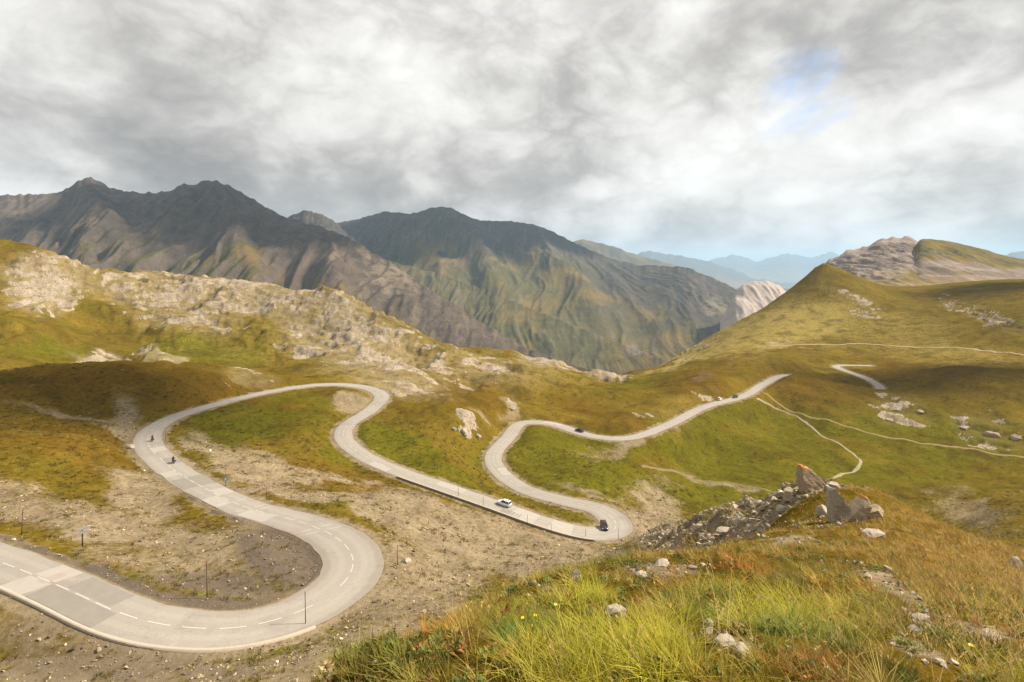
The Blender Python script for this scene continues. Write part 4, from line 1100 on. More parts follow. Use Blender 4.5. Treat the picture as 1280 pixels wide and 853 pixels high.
loft(bm, [[(x, -.105, 1.75 + z) for x, z in ((-.16, -.26), (.16, -.26), (.16, .10), (.30, .10), (0, .34), (-.30, .10), (-.16, .10))], [(x, -.115, 1.75 + z) for x, z in ((-.16, -.26), (.16, -.26), (.16, .10), (.30, .10), (0, .34), (-.30, .10), (-.16, .10))]])
bm_obj('marking', bm, board_m, fc)

# ------------------------------------------------------------------ rocks
def rock_mat(name, c1, c2, lichen=None, lam=.62, ztip=None):
    m, n = new_mat(name)
    o = n.n('ShaderNodeTexCoord').outputs['Object']
    wv = n.n('ShaderNodeMapping', {'Vector': o, 'Rotation': (.5, .35, .2), 'Scale': (1.2, 1.2, 9)})
    st = n.noise(wv.outputs[0], 2.2, 6, .65, .4); n1 = n.noise(o, 4, 6, .65); n2 = n.noise(o, 28, 4, .6)
    c_ = n.mix(n.ss(st, .3, .7), c1, c2)
    c_ = n.mix(n.ss(n1, .52, .72, 0, .5), c_, tuple(x * .35 for x in c1))
    c_ = n.mix(n.ss(n2, .3, .65, .35, 0), c_, tuple(x * .4 for x in c1))
    if lichen:
        lf = n.noise(o, 2.1, 5, .6)
        if ztip: lf = n.math('ADD', n.math('SUBTRACT', lf, .08), n.ss(n.n('ShaderNodeSeparateXYZ', {0: o}).outputs[2], ztip[0], ztip[1], 0.0, .3))
        c_ = n.mix(n.ss(lf, lam, lam + .1), c_, lichen)
    return finish(m, n, c_, .92, n.math('ADD', n.math('MULTIPLY', st, .6), n.math('MULTIPLY', n1, .5)), .7, .05, spec=.15)


stone_m = rock_mat('limestone', (.30, .25, .19), (.46, .40, .33))
rust_m = rock_mat('lichen_stone', (.25, .185, .12), (.42, .33, .23), (.42, .15, .03), .60)
fin_m = rock_mat('fin_stone', (.29, .21, .135), (.48, .37, .26), (.40, .17, .05), .62, (.66, 1.02))
slab_m = rock_mat('slab_stone', (.29, .22, .15), (.47, .38, .28), (.38, .17, .06), .64, (.38, .66))
grey_m = rock_mat('grey_stone', (.22, .19, .165), (.40, .36, .32))


def rock_mesh(name, dims, seed, n=26, sharp=.18, lean=(0, 0), sub=2, hull=None):
    rg_ = np.random.default_rng(seed)
    v = rg_.normal(size=(n, 3)); v /= np.linalg.norm(v, axis=1)[:, None]
    v *= (1 - sharp * rg_.random((n, 1)))
    v = v * np.array(dims) / 2
    v[:, 2] += dims[2] * .32
    v[:, 0] += lean[0] * v[:, 2]; v[:, 1] += lean[1] * v[:, 2]
    if hull: v = np.array([(x, s_ * d_, z) for x, z, d_ in hull for s_ in (-1, 1)]) + rg_.normal(0, .015, (2 * len(hull), 3))
    bm = bmesh.new()
    for q in v: bm.verts.new(q)
    rs = bmesh.ops.convex_hull(bm, input=bm.verts)
    bmesh.ops.delete(bm, geom=[x for x in rs['geom_interior'] if isinstance(x, bmesh.types.BMVert)], context='VERTS')
    bmesh.ops.triangulate(bm, faces=bm.faces)
    bmesh.ops.subdivide_edges(bm, edges=bm.edges, cuts=sub, use_grid_fill=True)
    co = np.array([q.co for q in bm.verts]); s0 = float(np.mean(dims))
    dsp = fbm(co[:, 0] / s0 * 4 + seed, co[:, 1] / s0 * 4 + co[:, 2] / s0 * 3, 3, seed % 50) * s0 * .035
    for q, d_ in zip(bm.verts, dsp):
        q.co += q.co.normalized() * d_
    me = bpy.data.meshes.new(name); bmesh.ops.recalc_face_normals(bm, faces=bm.faces); bm.to_mesh(me); bm.free()
    return me


ROCKS = [  # column, row of its foot, dims, material, lean, turn, label
    (1012, 612, (1.15, 1.0, 1.35), fin_m, (-.35, 0), .3, 'leaning pointed rock fin with an orange lichen tip on the spur crest', 19),
    (1050, 652, (.95, .5, 1.35), stone_m, (-.45, .1), -.3, 'tall split rock slab leaning on the spur crest beside orange lichen', 21),
    (1030, 645, (.45, .6, .6), stone_m, (-.2, 0), .4, 'upright broken stone leaning against the tall split slab', 23),
    (1068, 652, (.75, .4, .95), slab_m, (.55, 0), .3, 'tilted rock slab with orange lichen, right beside the split slab', 25),
    (1090, 647, (.55, .5, .5), rust_m, (.35, 0), .6, 'rounded brown rock behind the orange lichen slab', 27),
    (1092, 672, (.52, .4, .22), stone_m, (0, 0), .1, 'small pale flat stone in the dry grass under the lichen rocks', 29),
    (985, 626, (.55, .45, .4), rust_m, (.1, 0), .8, 'low mossy boulder at the top of the rubble slope', 31),
    (1040, 612, (.7, .5, .45), stone_m, (.2, 0), .2, 'weathered block beside the foot of the pointed rock fin', 33),
    (769, 770, (.17, .14, .09), stone_m, (.15, 0), .25, 'pale flat slab stone lying among bright yellow-green grass', 35),
    (716, 728, (.13, .10, .18), grey_m, (.25, 0), .5, 'small upright pointed stone at the grassy brow edge', 37),
    (906, 806, (.14, .10, .06), stone_m, (0, 0), .2, 'pale crumbled stone in the tall grass, left of a pair', 39),
    (927, 817, (.11, .09, .06), stone_m, (0, 0), .9, 'whitish rough stone in the tall grass, right of a pair', 41),
    (885, 783, (.08, .07, .07), stone_m, (0, 0), .4, 'small pale stone beside the dark green tuft', 43),
    (1152, 775, (.17, .10, .05), stone_m, (0, 0), -.3, 'long flat pale stone on the bare patch of the slope', 45),
    (1143, 790, (.10, .08, .05), grey_m, (0, 0), .7, 'grey stone half buried below the long flat stone', 47),
    (1270, 712, (.28, .18, .30), grey_m, (.1, 0), .3, 'grey rock poking out of the tall dry stalks', 49),
    (360, 848, (.22, .16, .07), grey_m, (0, 0), .1, 'grey stone at the brow edge beside the thistle', 51),
    (1235, 798, (.20, .12, .06), stone_m, (0, 0), .5, 'flat stone under the tall straw-coloured stalks', 53),
    (800, 722, (.16, .12, .09), stone_m, (0, 0), .2, 'pinkish stone on the bare brow, beside purple soil', 55),
    (828, 708, (.22, .16, .10), stone_m, (0, 0), .6, 'pale stone on the brow crest above the rubble slope', 57),
    (1135, 822, (.05, .04, .035), stone_m, (0, 0), .6, 'thumb-sized whitish stone by small cream flowers', 59),
    (1175, 830, (.06, .05, .035), stone_m, (0, 0), .2, 'small cream stone low on the slope, under the long flat stone', 61),
    (948, 632, (.7, .5, .4), grey_m, (.1, 0), .5, 'grey boulder on the upper rubble slope below the mossy boulder', 63),
    (925, 648, (1.2, .5, .4), stone_m, (.4, 0), .5, 'long slanting pale slab in the rubble slope', 65),
    (978, 640, (.6, .5, .45), stone_m, (0, 0), .3, 'blocky pale boulder with a shadowed hollow on the rubble slope', 67),
    (905, 668, (1.1, .8, .5), stone_m, (0, 0), .2, 'rounded pale boulder at the foot of the rubble slope', 69)]
HULLS = {  # outline (x, z) with half depth, for the rocks whose shape stands out
    19: [(-.46, 1.0, .05), (-.40, .96, .16), (-.42, .55, .26), (-.30, .05, .34), (-.2, -.3, .3), (.85, -.3, .36), (.8, .12, .3), (.42, .45, .24), (.0, .82, .16), (-.28, .98, .08)],
    21: [(-.30, .84, .10), (-.22, .86, .22), (-.26, .1, .16), (-.2, -.2, .2), (.40, -.2, .2), (.42, .04, .16), (.12, .48, .26), (-.05, .72, .26)],
    25: [(-.32, -.1, .16), (-.30, .08, .18), (.0, .40, .18), (.24, .62, .10), (.32, .60, .10), (.30, .38, .18), (.1, -.1, .2)]}
for (px, py, dm, m_, ln_, tz, lb, sd_) in ROCKS:
    p = spot(px, py, 1.6)
    if sd_ in HULLS:
        ob = link('rock', rock_mesh('rock', dm, sd_, hull=HULLS[sd_], sub=4), m_, label=lb, cat='rock')
        ob.location = p; ob.rotation_euler = (0, 0, tz * .3)
        continue
    ob = link('rock', rock_mesh('rock', dm, sd_, lean=ln_), m_, label=lb, cat='rock')
    ob.location = p - Vector((0, 0, dm[2] * .10)); ob.rotation_euler = (0, 0, tz)
# boulders and outcrops farther out
for (px, py, dm, lb, sd_) in [(163, 560, (3.4, 2.6, 2.4), 'large pale boulder at the outer edge of the bend with the motorcycles', 71), (508, 703, (2.0, 1.6, 1.2), 'pale boulder beside the snow pole outside the near bend', 73), (580, 541, (4.2, 3.0, 4.0), 'pale rock outcrop on the rusty knoll, uphill block', 75), (597, 547, (3.4, 3, 3.2), 'pale rock outcrop on the rusty knoll, downhill block', 77),
                              (568, 537, (3, 2.4, 2.2), 'small pale rock outcrop at the end of the knoll group', 79), (1120, 512, (8, 6, 4.0), 'pale rock outcrop on the right slope above the meadow', 81), (1150, 516, (7, 5, 4.2), 'brown rock outcrop beside the pale one on the right slope', 83), (1112, 526, (5, 4, 2.8), 'low pale outcrop under the larger ones on the right slope', 85),
                              (1205, 536, (9, 6, 4), 'dark broken outcrop above the farm track', 87), (1240, 545, (10, 6, 5), 'largest dark outcrop above the farm track', 89), (1270, 548, (9, 6, 4), 'dark outcrop at the far end of the row above the farm track', 91), (640, 512, (4, 3, 4), 'pale rock stub where the road bends behind the knoll', 93)]:
    p = spot(px, py, 60)
    ob = link('rock', rock_mesh('rock', dm, sd_, n=30, sharp=.3, sub=3), rust_m if 'dark' in lb or 'brown' in lb else stone_m, label=lb, cat='rock')
    ob.location = p - Vector((0, 0, dm[2] * .30)); ob.rotation_euler = (0, 0, sd_ * .7)

# ------------------------------------------------------------------ instanced ground cover (uncountable)
def scatter(name, protos, P3, scl, tint, mat, label, cat, tilt=.25, pick=None, nrm_up=True):
    n = len(P3)
    me = bpy.data.meshes.new(name); me.vertices.add(n); me.vertices.foreach_set('co', np.asarray(P3, np.float32).ravel())
    rot = np.stack([RNG.normal(0, tilt, n), RNG.normal(0, tilt, n), RNG.uniform(0, 6.28, n)], 1).astype(np.float32)
    a = me.attributes.new('rot', 'FLOAT_VECTOR', 'POINT'); a.data.foreach_set('vector', rot.ravel())
    a = me.attributes.new('scl', 'FLOAT', 'POINT'); a.data.foreach_set('value', np.asarray(scl, np.float32))
    a = me.attributes.new('tint', 'FLOAT_COLOR', 'POINT'); a.data.foreach_set('color', np.concatenate([tint, np.ones((n, 1))], 1).astype(np.float32).ravel())
    a = me.attributes.new('pick', 'INT', 'POINT'); a.data.foreach_set('value', RNG.integers(0, len(protos), n).astype(np.int32) if pick is None else pick.astype(np.int32))
    ob = link(name, me, mat, kind='stuff', label=label, cat=cat)
    tr = bpy.data.node_groups.new(name + '_scatter', 'GeometryNodeTree')
    tr.interface.new_socket('Geometry', in_out='INPUT', socket_type='NodeSocketGeometry'); tr.interface.new_socket('Geometry', in_out='OUTPUT', socket_type='NodeSocketGeometry')
    nt = tr.nodes; lk = tr.links
    gi, go = nt.new('NodeGroupInput'), nt.new('NodeGroupOutput')
    g2i = nt.new('GeometryNodeGeometryToInstance')
    for pm in reversed(protos):
        pr = bpy.data.objects.new(name + '_proto', pm)
        oi = nt.new('GeometryNodeObjectInfo'); oi.inputs['Object'].default_value = pr
        lk.new(oi.outputs['Geometry'], g2i.inputs[0])
    iop = nt.new('GeometryNodeInstanceOnPoints'); iop.inputs['Pick Instance'].default_value = True
    def at_(nm, ty):
        q = nt.new('GeometryNodeInputNamedAttribute'); q.data_type = ty; q.inputs['Name'].default_value = nm
        return q.outputs['Attribute']
    e2r = nt.new('FunctionNodeEulerToRotation'); lk.new(at_('rot', 'FLOAT_VECTOR'), e2r.inputs[0])
    lk.new(gi.outputs[0], iop.inputs['Points']); lk.new(g2i.outputs[0], iop.inputs['Instance']); lk.new(at_('pick', 'INT'), iop.inputs['Instance Index'])
    lk.new(e2r.outputs[0], iop.inputs['Rotation']); lk.new(at_('scl', 'FLOAT'), iop.inputs['Scale']); lk.new(iop.outputs[0], go.inputs[0])
    md = ob.modifiers.new('scatter', 'NODES'); md.node_group = tr
    return ob


def blade_mesh(name, n, h0, h1, w0, spread, lean, bend, seed, mat, segs=3, heads=False):
    rg_ = random.Random(seed); V_, F_ = [], []
    for k in range(n):
        a = rg_.uniform(0, 6.283); r_ = spread * math.sqrt(rg_.random()); bx0, by0 = r_ * math.cos(a), r_ * math.sin(a)
        h_ = rg_.uniform(h0, h1); la = a + rg_.uniform(-.9, .9); ll = lean * rg_.uniform(.3, 1.2); bd = bend * rg_.uniform(.4, 1.3)
        sa = la + 1.57 + rg_.uniform(-.6, .6); wx, wy = math.cos(sa) * w0 / 2, math.sin(sa) * w0 / 2
        b0 = len(V_)
        for j in range(segs + 1):
            f = j / segs; o_ = h_ * (ll * f + bd * f * f); z = h_ * (f - .35 * bd * f * f)
            cx_, cy_ = bx0 + math.cos(la) * o_, by0 + math.sin(la) * o_; ww = 1 - f ** 1.6
            if j == segs: V_.append((cx_, cy_, z))
            else: V_ += [(cx_ - wx * ww, cy_ - wy * ww, z - .02), (cx_ + wx * ww, cy_ + wy * ww, z - .02)]
        for j in range(segs - 1): F_.append((b0 + 2 * j, b0 + 2 * j + 1, b0 + 2 * j + 3, b0 + 2 * j + 2))
        F_.append((b0 + 2 * segs - 2, b0 + 2 * segs - 1, b0 + 2 * segs))
        if heads:
            tip = Vector(V_[-1]); pv = Vector(V_[-2]); dr = (tip - pv).normalized()
            for q in range(7):
                b1 = len(V_); ang = rg_.uniform(0, 6.28); sd2 = Vector((math.cos(ang), math.sin(ang), .8)).normalized(); base = tip - dr * (.012 * q)
                e_ = base + (sd2 * .014 + dr * .012); sdx = dr.cross(sd2).normalized() * .003
                V_ += [tuple(base), tuple(base + (e_ - base) * .5 + sdx), tuple(e_), tuple(base + (e_ - base) * .5 - sdx)]; F_.append((b1, b1 + 1, b1 + 2, b1 + 3))
    me = bpy.data.meshes.new(name); me.from_pydata(V_, [], F_); me.materials.append(mat)
    me.polygons.foreach_set('use_smooth', np.ones(len(me.polygons), bool))
    return me


def leaf_mesh(name, n, size, seed, mat):
    rg_ = random.Random(seed); V_, F_ = [], []
    for k in range(n):
        a = rg_.uniform(0, 6.283); el = rg_.uniform(.1, 1.2); ln_ = size * rg_.uniform(.6, 1.2); b0 = len(V_)
        base = Vector((rg_.uniform(-1, 1), rg_.uniform(-1, 1), rg_.uniform(0, .8))) * size * .9
        d_ = Vector((math.cos(a) * math.cos(el), math.sin(a) * math.cos(el), math.sin(el))); sd_ = Vector((-math.sin(a), math.cos(a), rg_.uniform(-.3, .3))).normalized() * ln_ * .22
        V_ += [tuple(base), tuple(base + d_ * ln_ * .5 + sd_), tuple(base + d_ * ln_ + Vector((0, 0, -.15 * ln_))), tuple(base + d_ * ln_ * .5 - sd_)]; F_.append((b0, b0 + 1, b0 + 2, b0 + 3))
    me = bpy.data.meshes.new(name); me.from_pydata(V_, [], F_); me.materials.append(mat)
    return me


def foliage_mat(name, trans=.3, tip=(1.25, 1.15, 1.0)):
    m, n = new_mat(name)
    t_ = n.n('ShaderNodeAttribute', attribute_name='tint', attribute_type='INSTANCER').outputs['Color']
    o = n.n('ShaderNodeTexCoord').outputs['Object']
    z_ = n.n('ShaderNodeSeparateXYZ', {0: o}).outputs[2]
    c_ = n.mix(n.ss(z_, .02, .2), t_, n.mix(1.0, t_, tip, 'MULTIPLY'))
    c_ = n.mix(n.ss(n.noise(o, 14, 2, .5), .35, .65, .3, 0), c_, n.mix(1.0, c_, (.6, .55, .5), 'MULTIPLY'))
    d = n.n('ShaderNodeBsdfPrincipled', {'Base Color': c_, 'Roughness': .6, 'Specular IOR Level': .2}); tl = n.n('ShaderNodeBsdfTranslucent', {0: c_})
    n.n('ShaderNodeOutputMaterial', {0: n.n('ShaderNodeMixShader', {0: trans, 1: d.outputs[0], 2: tl.outputs[0]}).outputs[0]})
    return m


gmat = foliage_mat('meadow_grass')


def sample(n, d0, d1, px0, px1, power, keep):
    """random places on the slope; power 0 = even by bearing, 2 = even by area"""
    u_ = RNG.uniform(U(px0), U(px1), n)
    q = RNG.random(n)
    d_ = (d0 ** power + q * (d1 ** power - d0 ** power)) ** (1 / power) if power else d0 * (d1 / d0) ** q
    x, y = u_ * d_, d_
    z = ground_z(x, y)
    ppx, ppy = u_ * F + CX, -z / y * F + HY
    k = RNG.random(n) < keep(ppx, ppy, x, y)
    return np.stack([x, y, z], 1)[k], ppx[k], ppy[k]


def sp(ppx, ppy, a, b, rx, ry, ang=0):
    c_, s_ = math.cos(R(ang)), math.sin(R(ang)); dx, dy = ppx - a, ppy - b
    return np.exp(-(((dx * c_ + dy * s_) / rx) ** 2 + ((-dx * s_ + dy * c_) / ry) ** 2))


def bare(ppx, ppy):
    b = 0
    for q in ((1115, 735, 70, 13, 28), (820, 712, 60, 9, 0), (915, 806, 46, 12, 15), (1225, 790, 60, 12, 15), (985, 676, 60, 7, 0), (1150, 775, 40, 16, 25), (770, 768, 26, 12, 0), (690, 735, 24, 10, -20), (1150, 815, 50, 12, 20), (1040, 655, 50, 12, 0)):
        b = np.maximum(b, sp(ppx, ppy, *q))
    return b


def near_tint(ppx, ppy, x, y):
    n_ = len(ppx)
    base = np.tile(np.array([[.235, .165, .040]]), (n_, 1))
    def blend(col, wv):
        nonlocal base
        wv = np.clip(wv + .45 * fbm(x / .5, y / .5, 2, 301) * (wv > .08), 0, 1)[:, None]; base = base * (1 - wv) + np.array([col]) * wv
    patch = fbm(x / .6, y / .6, 3, 311); pat2 = fbm(x / .45, y / .45, 3, 317)
    blend((.085, .105, .014), .9 * sst(patch, .12, .5)); blend((.26, .12, .025), .85 * sst(-patch, .15, .55)); blend((.36, .29, .10), .8 * sst(pat2, .25, .6)); blend((.27, .25, .022), .8 * sst(-pat2, .25, .6))
    right = sst(ppx, 960, 1120) * sst(-ppy, -760, -690)
    blend((.36, .235, .075), right * .8)
    blend((.30, .285, .030), np.maximum.reduce([sp(ppx, ppy, 760, 830, 150, 60), sp(ppx, ppy, 960, 770, 110, 36), sp(ppx, ppy, 735, 742, 45, 26), sp(ppx, ppy, 1240, 770, 30, 20)]) * 1.1)
    blend((.085, .125, .024), np.maximum.reduce([sp(ppx, ppy, 490, 838, 100, 30), sp(ppx, ppy, 1010, 815, 70, 22), sp(ppx, ppy, 650, 800, 50, 18, -20), sp(ppx, ppy, 900, 765, 30, 20), sp(ppx, ppy, 740, 700, 40, 8), sp(ppx, ppy, 1180, 800, 60, 18)]) * .95)
    blend((.33, .13, .035), np.maximum.reduce([sp(ppx, ppy, 575, 803, 36, 12) * .3, sp(ppx, ppy, 890, 715, 60, 14), sp(ppx, ppy, 1010, 840, 60, 14) * .8]))
    return base * np.array([[1.22, 1.18, .85]]) * (1 + RNG.normal(0, .24, (n_, 1))) * (1 + RNG.normal(0, .05, (n_, 3)))


tufts = [blade_mesh('tuft', 26, .03, .085, .0050, .045, .55, .7, 400 + k, gmat) for k in range(5)] + [blade_mesh('tuft', 22, .08, .165, .0060, .045, .5, 1.1, 420 + k, gmat, 4) for k in range(4)]
P_, ax, ay = sample(46000, 1.9, 30, 250, 1540, .55, lambda a, b, x, y: (1 - .93 * np.clip(bare(a, b) * 1.5, 0, 1)) * np.clip(.40 + 1.7 * fbm(x / .5, y / .5, 3, 321) + .5 * sp(a, b, 760, 830, 150, 60) + .4 * sst(a, 1000, 1100), .05, 1) * ((y < 25) | (a > 1010)) * np.where((y > 13) & (a < 1000 - (y - 13) * 3), 0, 1))
longg = np.maximum.reduce([sp(ax, ay, 760, 830, 150, 60), sp(ax, ay, 960, 770, 110, 36), sp(ax, ay, 735, 742, 45, 26)])
pk = np.where(RNG.random(len(ax)) < .06 + .6 * longg, RNG.integers(5, 9, len(ax)), RNG.integers(0, 5, len(ax)))
scl = RNG.uniform(.65, 1.15, len(ax)) * np.interp(P_[:, 1], [2, 6, 12, 25], [.85, 1.0, 1.25, 1.7])
scatter('meadow_grass', tufts, P_, scl, near_tint(ax, ay, P_[:, 0], P_[:, 1]), gmat, 'dry and green mountain grass covering the brow in front', 'grass', .16, pk)

stalks = [blade_mesh('stalk', 4, .22, .42, .0030, .06, .25, .4, 440 + k, gmat, 5, True) for k in range(4)]
P_, ax, ay = sample(5200, 2.2, 16, 420, 1540, .6, lambda a, b, x, y: np.clip(sst(a, 1090, 1230) * sst(b, 670, 720) * .6 + .03 + .15 * sp(a, b, 1040, 840, 140, 20), 0, 1))
scatter('dry_stalks', stalks, P_, RNG.uniform(.5, 1.0, len(ax)), np.tile(np.array([[.46, .34, .15]]), (len(ax), 1)) * (1 + RNG.normal(0, .15, (len(ax), 1))), gmat, 'tall straw-coloured seed stalks standing above the grass', 'dry grass', .14)

herbs = [leaf_mesh('herb', 30, .035, 460 + k, gmat) for k in range(4)]
P_, ax, ay = sample(9000, 2.2, 20, 300, 1540, .6, lambda a, b, x, y: np.clip(.22 + .6 * sp(a, b, 480, 838, 120, 34) + .3 * sp(a, b, 620, 800, 90, 30, -25) + .25 * sp(a, b, 820, 710, 90, 14), 0, 1) * (y < 14))
hc = np.where(RNG.random((len(ax), 1)) < .6, np.array([[.15, .17, .035]]), np.where(RNG.random((len(ax), 1)) < .6, np.array([[.28, .21, .05]]), np.array([[.32, .15, .045]])))
scatter('low_herbs', herbs, P_, RNG.uniform(.6, 1.3, len(ax)), hc * (1 + RNG.normal(0, .2, (len(ax), 1))), gmat, 'low leafy herbs and heather between the grass tufts', 'herbs', .2)

# tussocks and stones on the slopes
tus = [blade_mesh('tussock', 34, .12, .30, .05, .34, .7, .7, 480 + k, gmat, 2) for k in range(4)]
def mask_at(M, x, y):
    fu = np.clip(np.interp(x / y, gu, np.arange(NU)), 0, NU - 1).astype(int); fv = np.clip(np.interp(np.log(y), gv, np.arange(NV)), 0, NV - 1).astype(int)
    return M[fv, fu]
def keep_tus(a, b, x, y):
    gr = mask_at(gravel, x, y); n_ = fbm(x / 6, y / 6, 3, 331)
    return np.clip(np.where(gr > .5, .10 + .7 * sst(n_, .25, .6), .55 + .4 * n_), 0, 1) * (mask_at(RD - RH, x, y) > 1.6) * (mask_at(rock, x, y) < .3)
P_, ax, ay = sample(42000, 26, 230, -160, 1400, .5, keep_tus)
gm, rm, gv_ = (mask_at(M, P_[:, 0], P_[:, 1])[:, None] for M in (green, rust, gravel))
tc_ = np.array([[.17, .125, .022]]) * (1 - gm) * (1 - rm * .7) + np.array([[.125, .13, .012]]) * gm + np.array([[.165, .078, .014]]) * rm * .7 * (1 - gm)
scatter('hillside_tussocks', tus, P_, RNG.uniform(.45, 1.5, len(ax)) * np.interp(P_[:, 1], [30, 190], [.8, 1.5]), tc_ * 1.0 * np.exp(RNG.normal(0, .38, (len(ax), 1))), gmat, 'small grass tussocks dotted over the slopes around the road', 'grass', .2)

def stone_mat():
    m, n = new_mat('scree_stone')
    t_ = n.n('ShaderNodeAttribute', attribute_name='tint', attribute_type='INSTANCER').outputs['Color']
    o = n.n('ShaderNodeTexCoord').outputs['Object']
    return finish(m, n, n.mix(n.ss(n.noise(o, 3, 4, .6), .3, .7), n.mix(1.0, t_, (.6, .58, .55), 'MULTIPLY'), t_), .95, spec=.1)
scm = stone_mat()
stones = []
for k in range(6):
    q = rock_mesh('stone', (1, .75, .55), 500 + k, n=14, sharp=.25, sub=0); q.materials.append(scm); stones.append(q)
def keep_st(a, b, x, y):
    gr = mask_at(gravel, x, y)
    return np.clip(sst(gr, .35, .8) * (.55 + .8 * fbm(x / 5, y / 5, 3, 341)) + .012, 0, 1) * (mask_at(RD - RH, x, y) > .7)
P_, ax, ay = sample(95000, 22, 210, -160, 1400, .3, keep_st)
sz = .10 * np.exp(RNG.normal(0, .55, len(ax))) * np.interp(P_[:, 1], [22, 60, 200], [1.4, 1.9, 3.2])
tc_ = np.array([[.29, .235, .16]]) * np.exp(RNG.normal(0, .42, (len(ax), 1)))
scatter('scree_stones', stones, P_ + np.array([[0, 0, .0]]), np.clip(sz, .05, 1.1), tc_, scm, 'loose pale stones strewn over the scree and road verges', 'scree', .5)
P_, ax, ay = sample(15000, 19, 75, 800, 1030, .4, lambda a, b, x, y: np.clip(sst(mask_at(gravel, x, y), .3, .7) * (.7 + .6 * fbm(x / 3, y / 3, 3, 351)), 0, 1))
scatter('rubble', stones, P_, np.clip(.11 * np.exp(RNG.normal(0, .6, len(ax))) * np.interp(P_[:, 1], [20, 70], [1, 1.9]), .05, 1.0), np.array([[.42, .35, .25]]) * np.exp(RNG.normal(0, .25, (len(ax), 1))), scm, 'broken rubble covering the slope below the rock fin', 'rubble', .6)
P_, ax, ay = sample(14000, 2.0, 22, 380, 1540, .6, lambda a, b, x, y: np.clip(bare(a, b) * .9 + .05, 0, 1))
scatter('brow_pebbles', stones, P_, .02 * np.exp(RNG.normal(0, .6, len(ax))) * np.interp(P_[:, 1], [2, 20], [1, 3]), np.array([[.36, .31, .25]]) * np.exp(RNG.normal(0, .3, (len(ax), 1))), scm, 'loose pebbles on the bare patches between the grass', 'pebbles', .5)

# ------------------------------------------------------------------ single plants in front
petal_m = plain('yellow_petal', (.72, .50, .03), .6, .2, 0, .1, 30)
stem_m = plain('green_stem', (.10, .12, .03), .7, .2, 0, .2, 20)
husk_m = plain('dry_thistle', (.46, .36, .17), .8, .15, 0, .25, 25)
husk_d = plain('thistle_disc', (.17, .09, .04), .9, .1, 0, .3, 25)


def flower(p, h_, r_, label, n=9):
    o_ = root('yellow_flower', p, random.uniform(0, 6), label, 'flower', 'yellow flowers on the brow')
    bm = bmesh.new(); tube(bm, (0, 0, -.02), (.01, 0, h_), .0022, .0016, 6); bm_obj('stem', bm, stem_m, o_)
    bm = bmesh.new()
    for k in range(n):
        a = k / n * 6.283; d_ = Vector((math.cos(a), math.sin(a), .25)); s_ = Vector((-math.sin(a), math.cos(a), 0)) * r_ * .32
        c0 = Vector((.01, 0, h_)); q = [c0 + d_ * r_ * .1 - s_ * .3, c0 + d_ * r_ * .6 - s_, c0 + d_ * r_, c0 + d_ * r_ * .6 + s_, c0 + d_ * r_ * .1 + s_ * .3]
        bm.faces.new([bm.verts.new(v) for v in q])
    bm_obj('petals', bm, petal_m, o_)
    bm = bmesh.new(); bmesh.ops.create_icosphere(bm, subdivisions=1, radius=r_ * .35, matrix=Matrix.Translation((.01, 0, h_ + r_ * .08)) @ Matrix.Diagonal((1, 1, .5, 1))); bm_obj('flower_centre', bm, petal_m, o_)
    for sx in (-1, 1):
        bm = bmesh.new(); q = [(0, 0, h_ * .2), (sx * .02, .006, h_ * .42), (sx * .05, 0, h_ * .5), (sx * .02, -.006, h_ * .36)]; bm.faces.new([bm.verts.new(v) for v in q]); bm_obj('leaf', bm, stem_m, o_)


for (px, py, lb) in [(652, 784, 'yellow flower low in the dark herbs at the brow'), (668, 782, 'yellow flower close beside the lower one at the brow'), (661, 794, 'small yellow flower under the close pair at the brow'), (694, 768, 'yellow flower on the brow just uphill of the pair'), (1217, 822, 'single orange-yellow flower under the tall dry stalks')]:
    flower(spot(px, py, 1.8), .055, .016, lb)


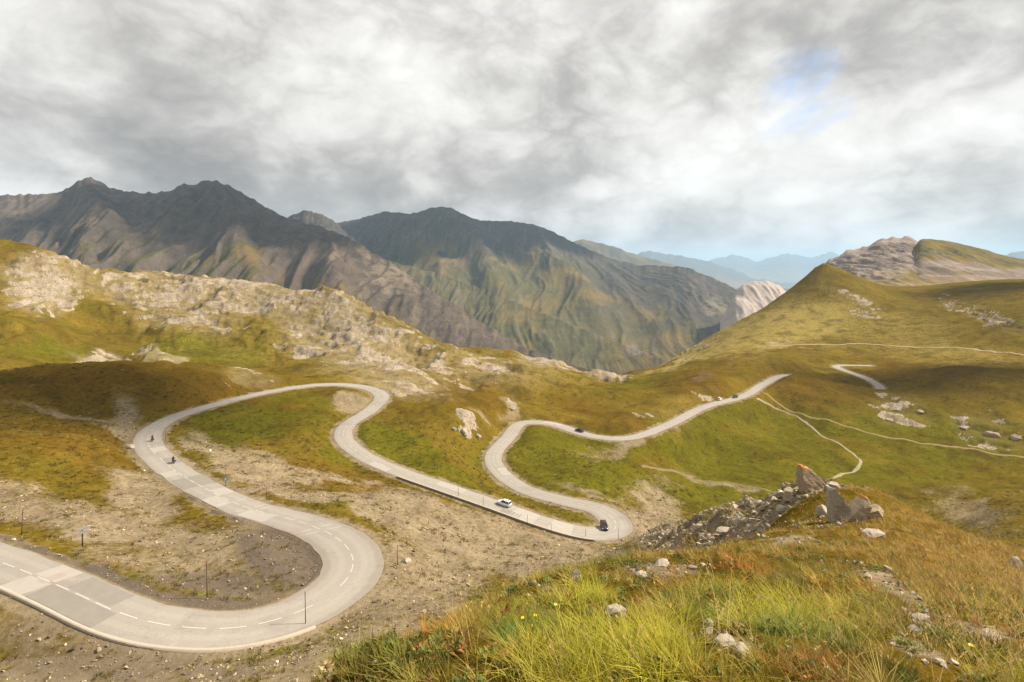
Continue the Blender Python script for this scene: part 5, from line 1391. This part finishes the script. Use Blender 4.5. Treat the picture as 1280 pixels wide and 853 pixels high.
def thistle(p, label, s_=1.0, tilt=(0, 0)):
    o_ = root('carline_thistle', p, .4, label, 'thistle', 'dry thistles at the brow edge')
    o_.rotation_euler = (tilt[0], tilt[1], .3)
    h_ = .10 * s_
    bm = bmesh.new(); tube(bm, (0, 0, -.03), (0, 0, h_), .005, .004, 7); bm_obj('stem', bm, husk_m, o_)
    bm = bmesh.new(); rg_ = random.Random(9)
    for k in range(34):
        a = k * 2.4; el = .25 + .7 * (k % 3) / 3; ln_ = .034 * s_ * rg_.uniform(.8, 1.15); d_ = Vector((math.cos(a) * math.cos(el), math.sin(a) * math.cos(el), math.sin(el))); sd_ = Vector((-math.sin(a), math.cos(a), 0)) * .0045 * s_
        c0 = Vector((0, 0, h_)); bm.faces.new([bm.verts.new(v) for v in (c0 + d_ * .006 - sd_ * .6, c0 + d_ * ln_ * .5 - sd_, c0 + d_ * ln_, c0 + d_ * ln_ * .5 + sd_, c0 + d_ * .006 + sd_ * .6)])
    bm_obj('bracts', bm, husk_m, o_)
    bm = bmesh.new(); bmesh.ops.create_icosphere(bm, subdivisions=2, radius=.015 * s_, matrix=Matrix.Translation((0, 0, h_ + .008)) @ Matrix.Diagonal((1, 1, .7, 1))); bm_obj('flower_head', bm, husk_d, o_, True)
    for k in range(8):
        a = k * .785 + .2; bm = bmesh.new(); z0 = h_ * (.15 + .6 * (k % 4) / 4)
        d_ = Vector((math.cos(a), math.sin(a), .35)); sd_ = Vector((-math.sin(a), math.cos(a), 0)); q = []
        pr = [(.0, .002), (.015, .010), (.022, .004), (.034, .010), (.042, .003), (.06, 0)]
        pts = [d_ * x * s_ + sd_ * w_ * s_ for x, w_ in pr] + [d_ * x * s_ - sd_ * w_ * s_ for x, w_ in reversed(pr[:-1])]
        bm.faces.new([bm.verts.new(v + Vector((0, 0, z0))) for v in pts]); bm_obj('leaf', bm, husk_m, o_)


thistle(spot(412, 848, 1.8), 'dry straw-coloured thistle with an open head at the brow edge', 1.0, (.5, -.1))
thistle(spot(402, 856, 1.8), 'dry thistle with a smaller drooping head, lower than the open one', .8, (.7, .3))
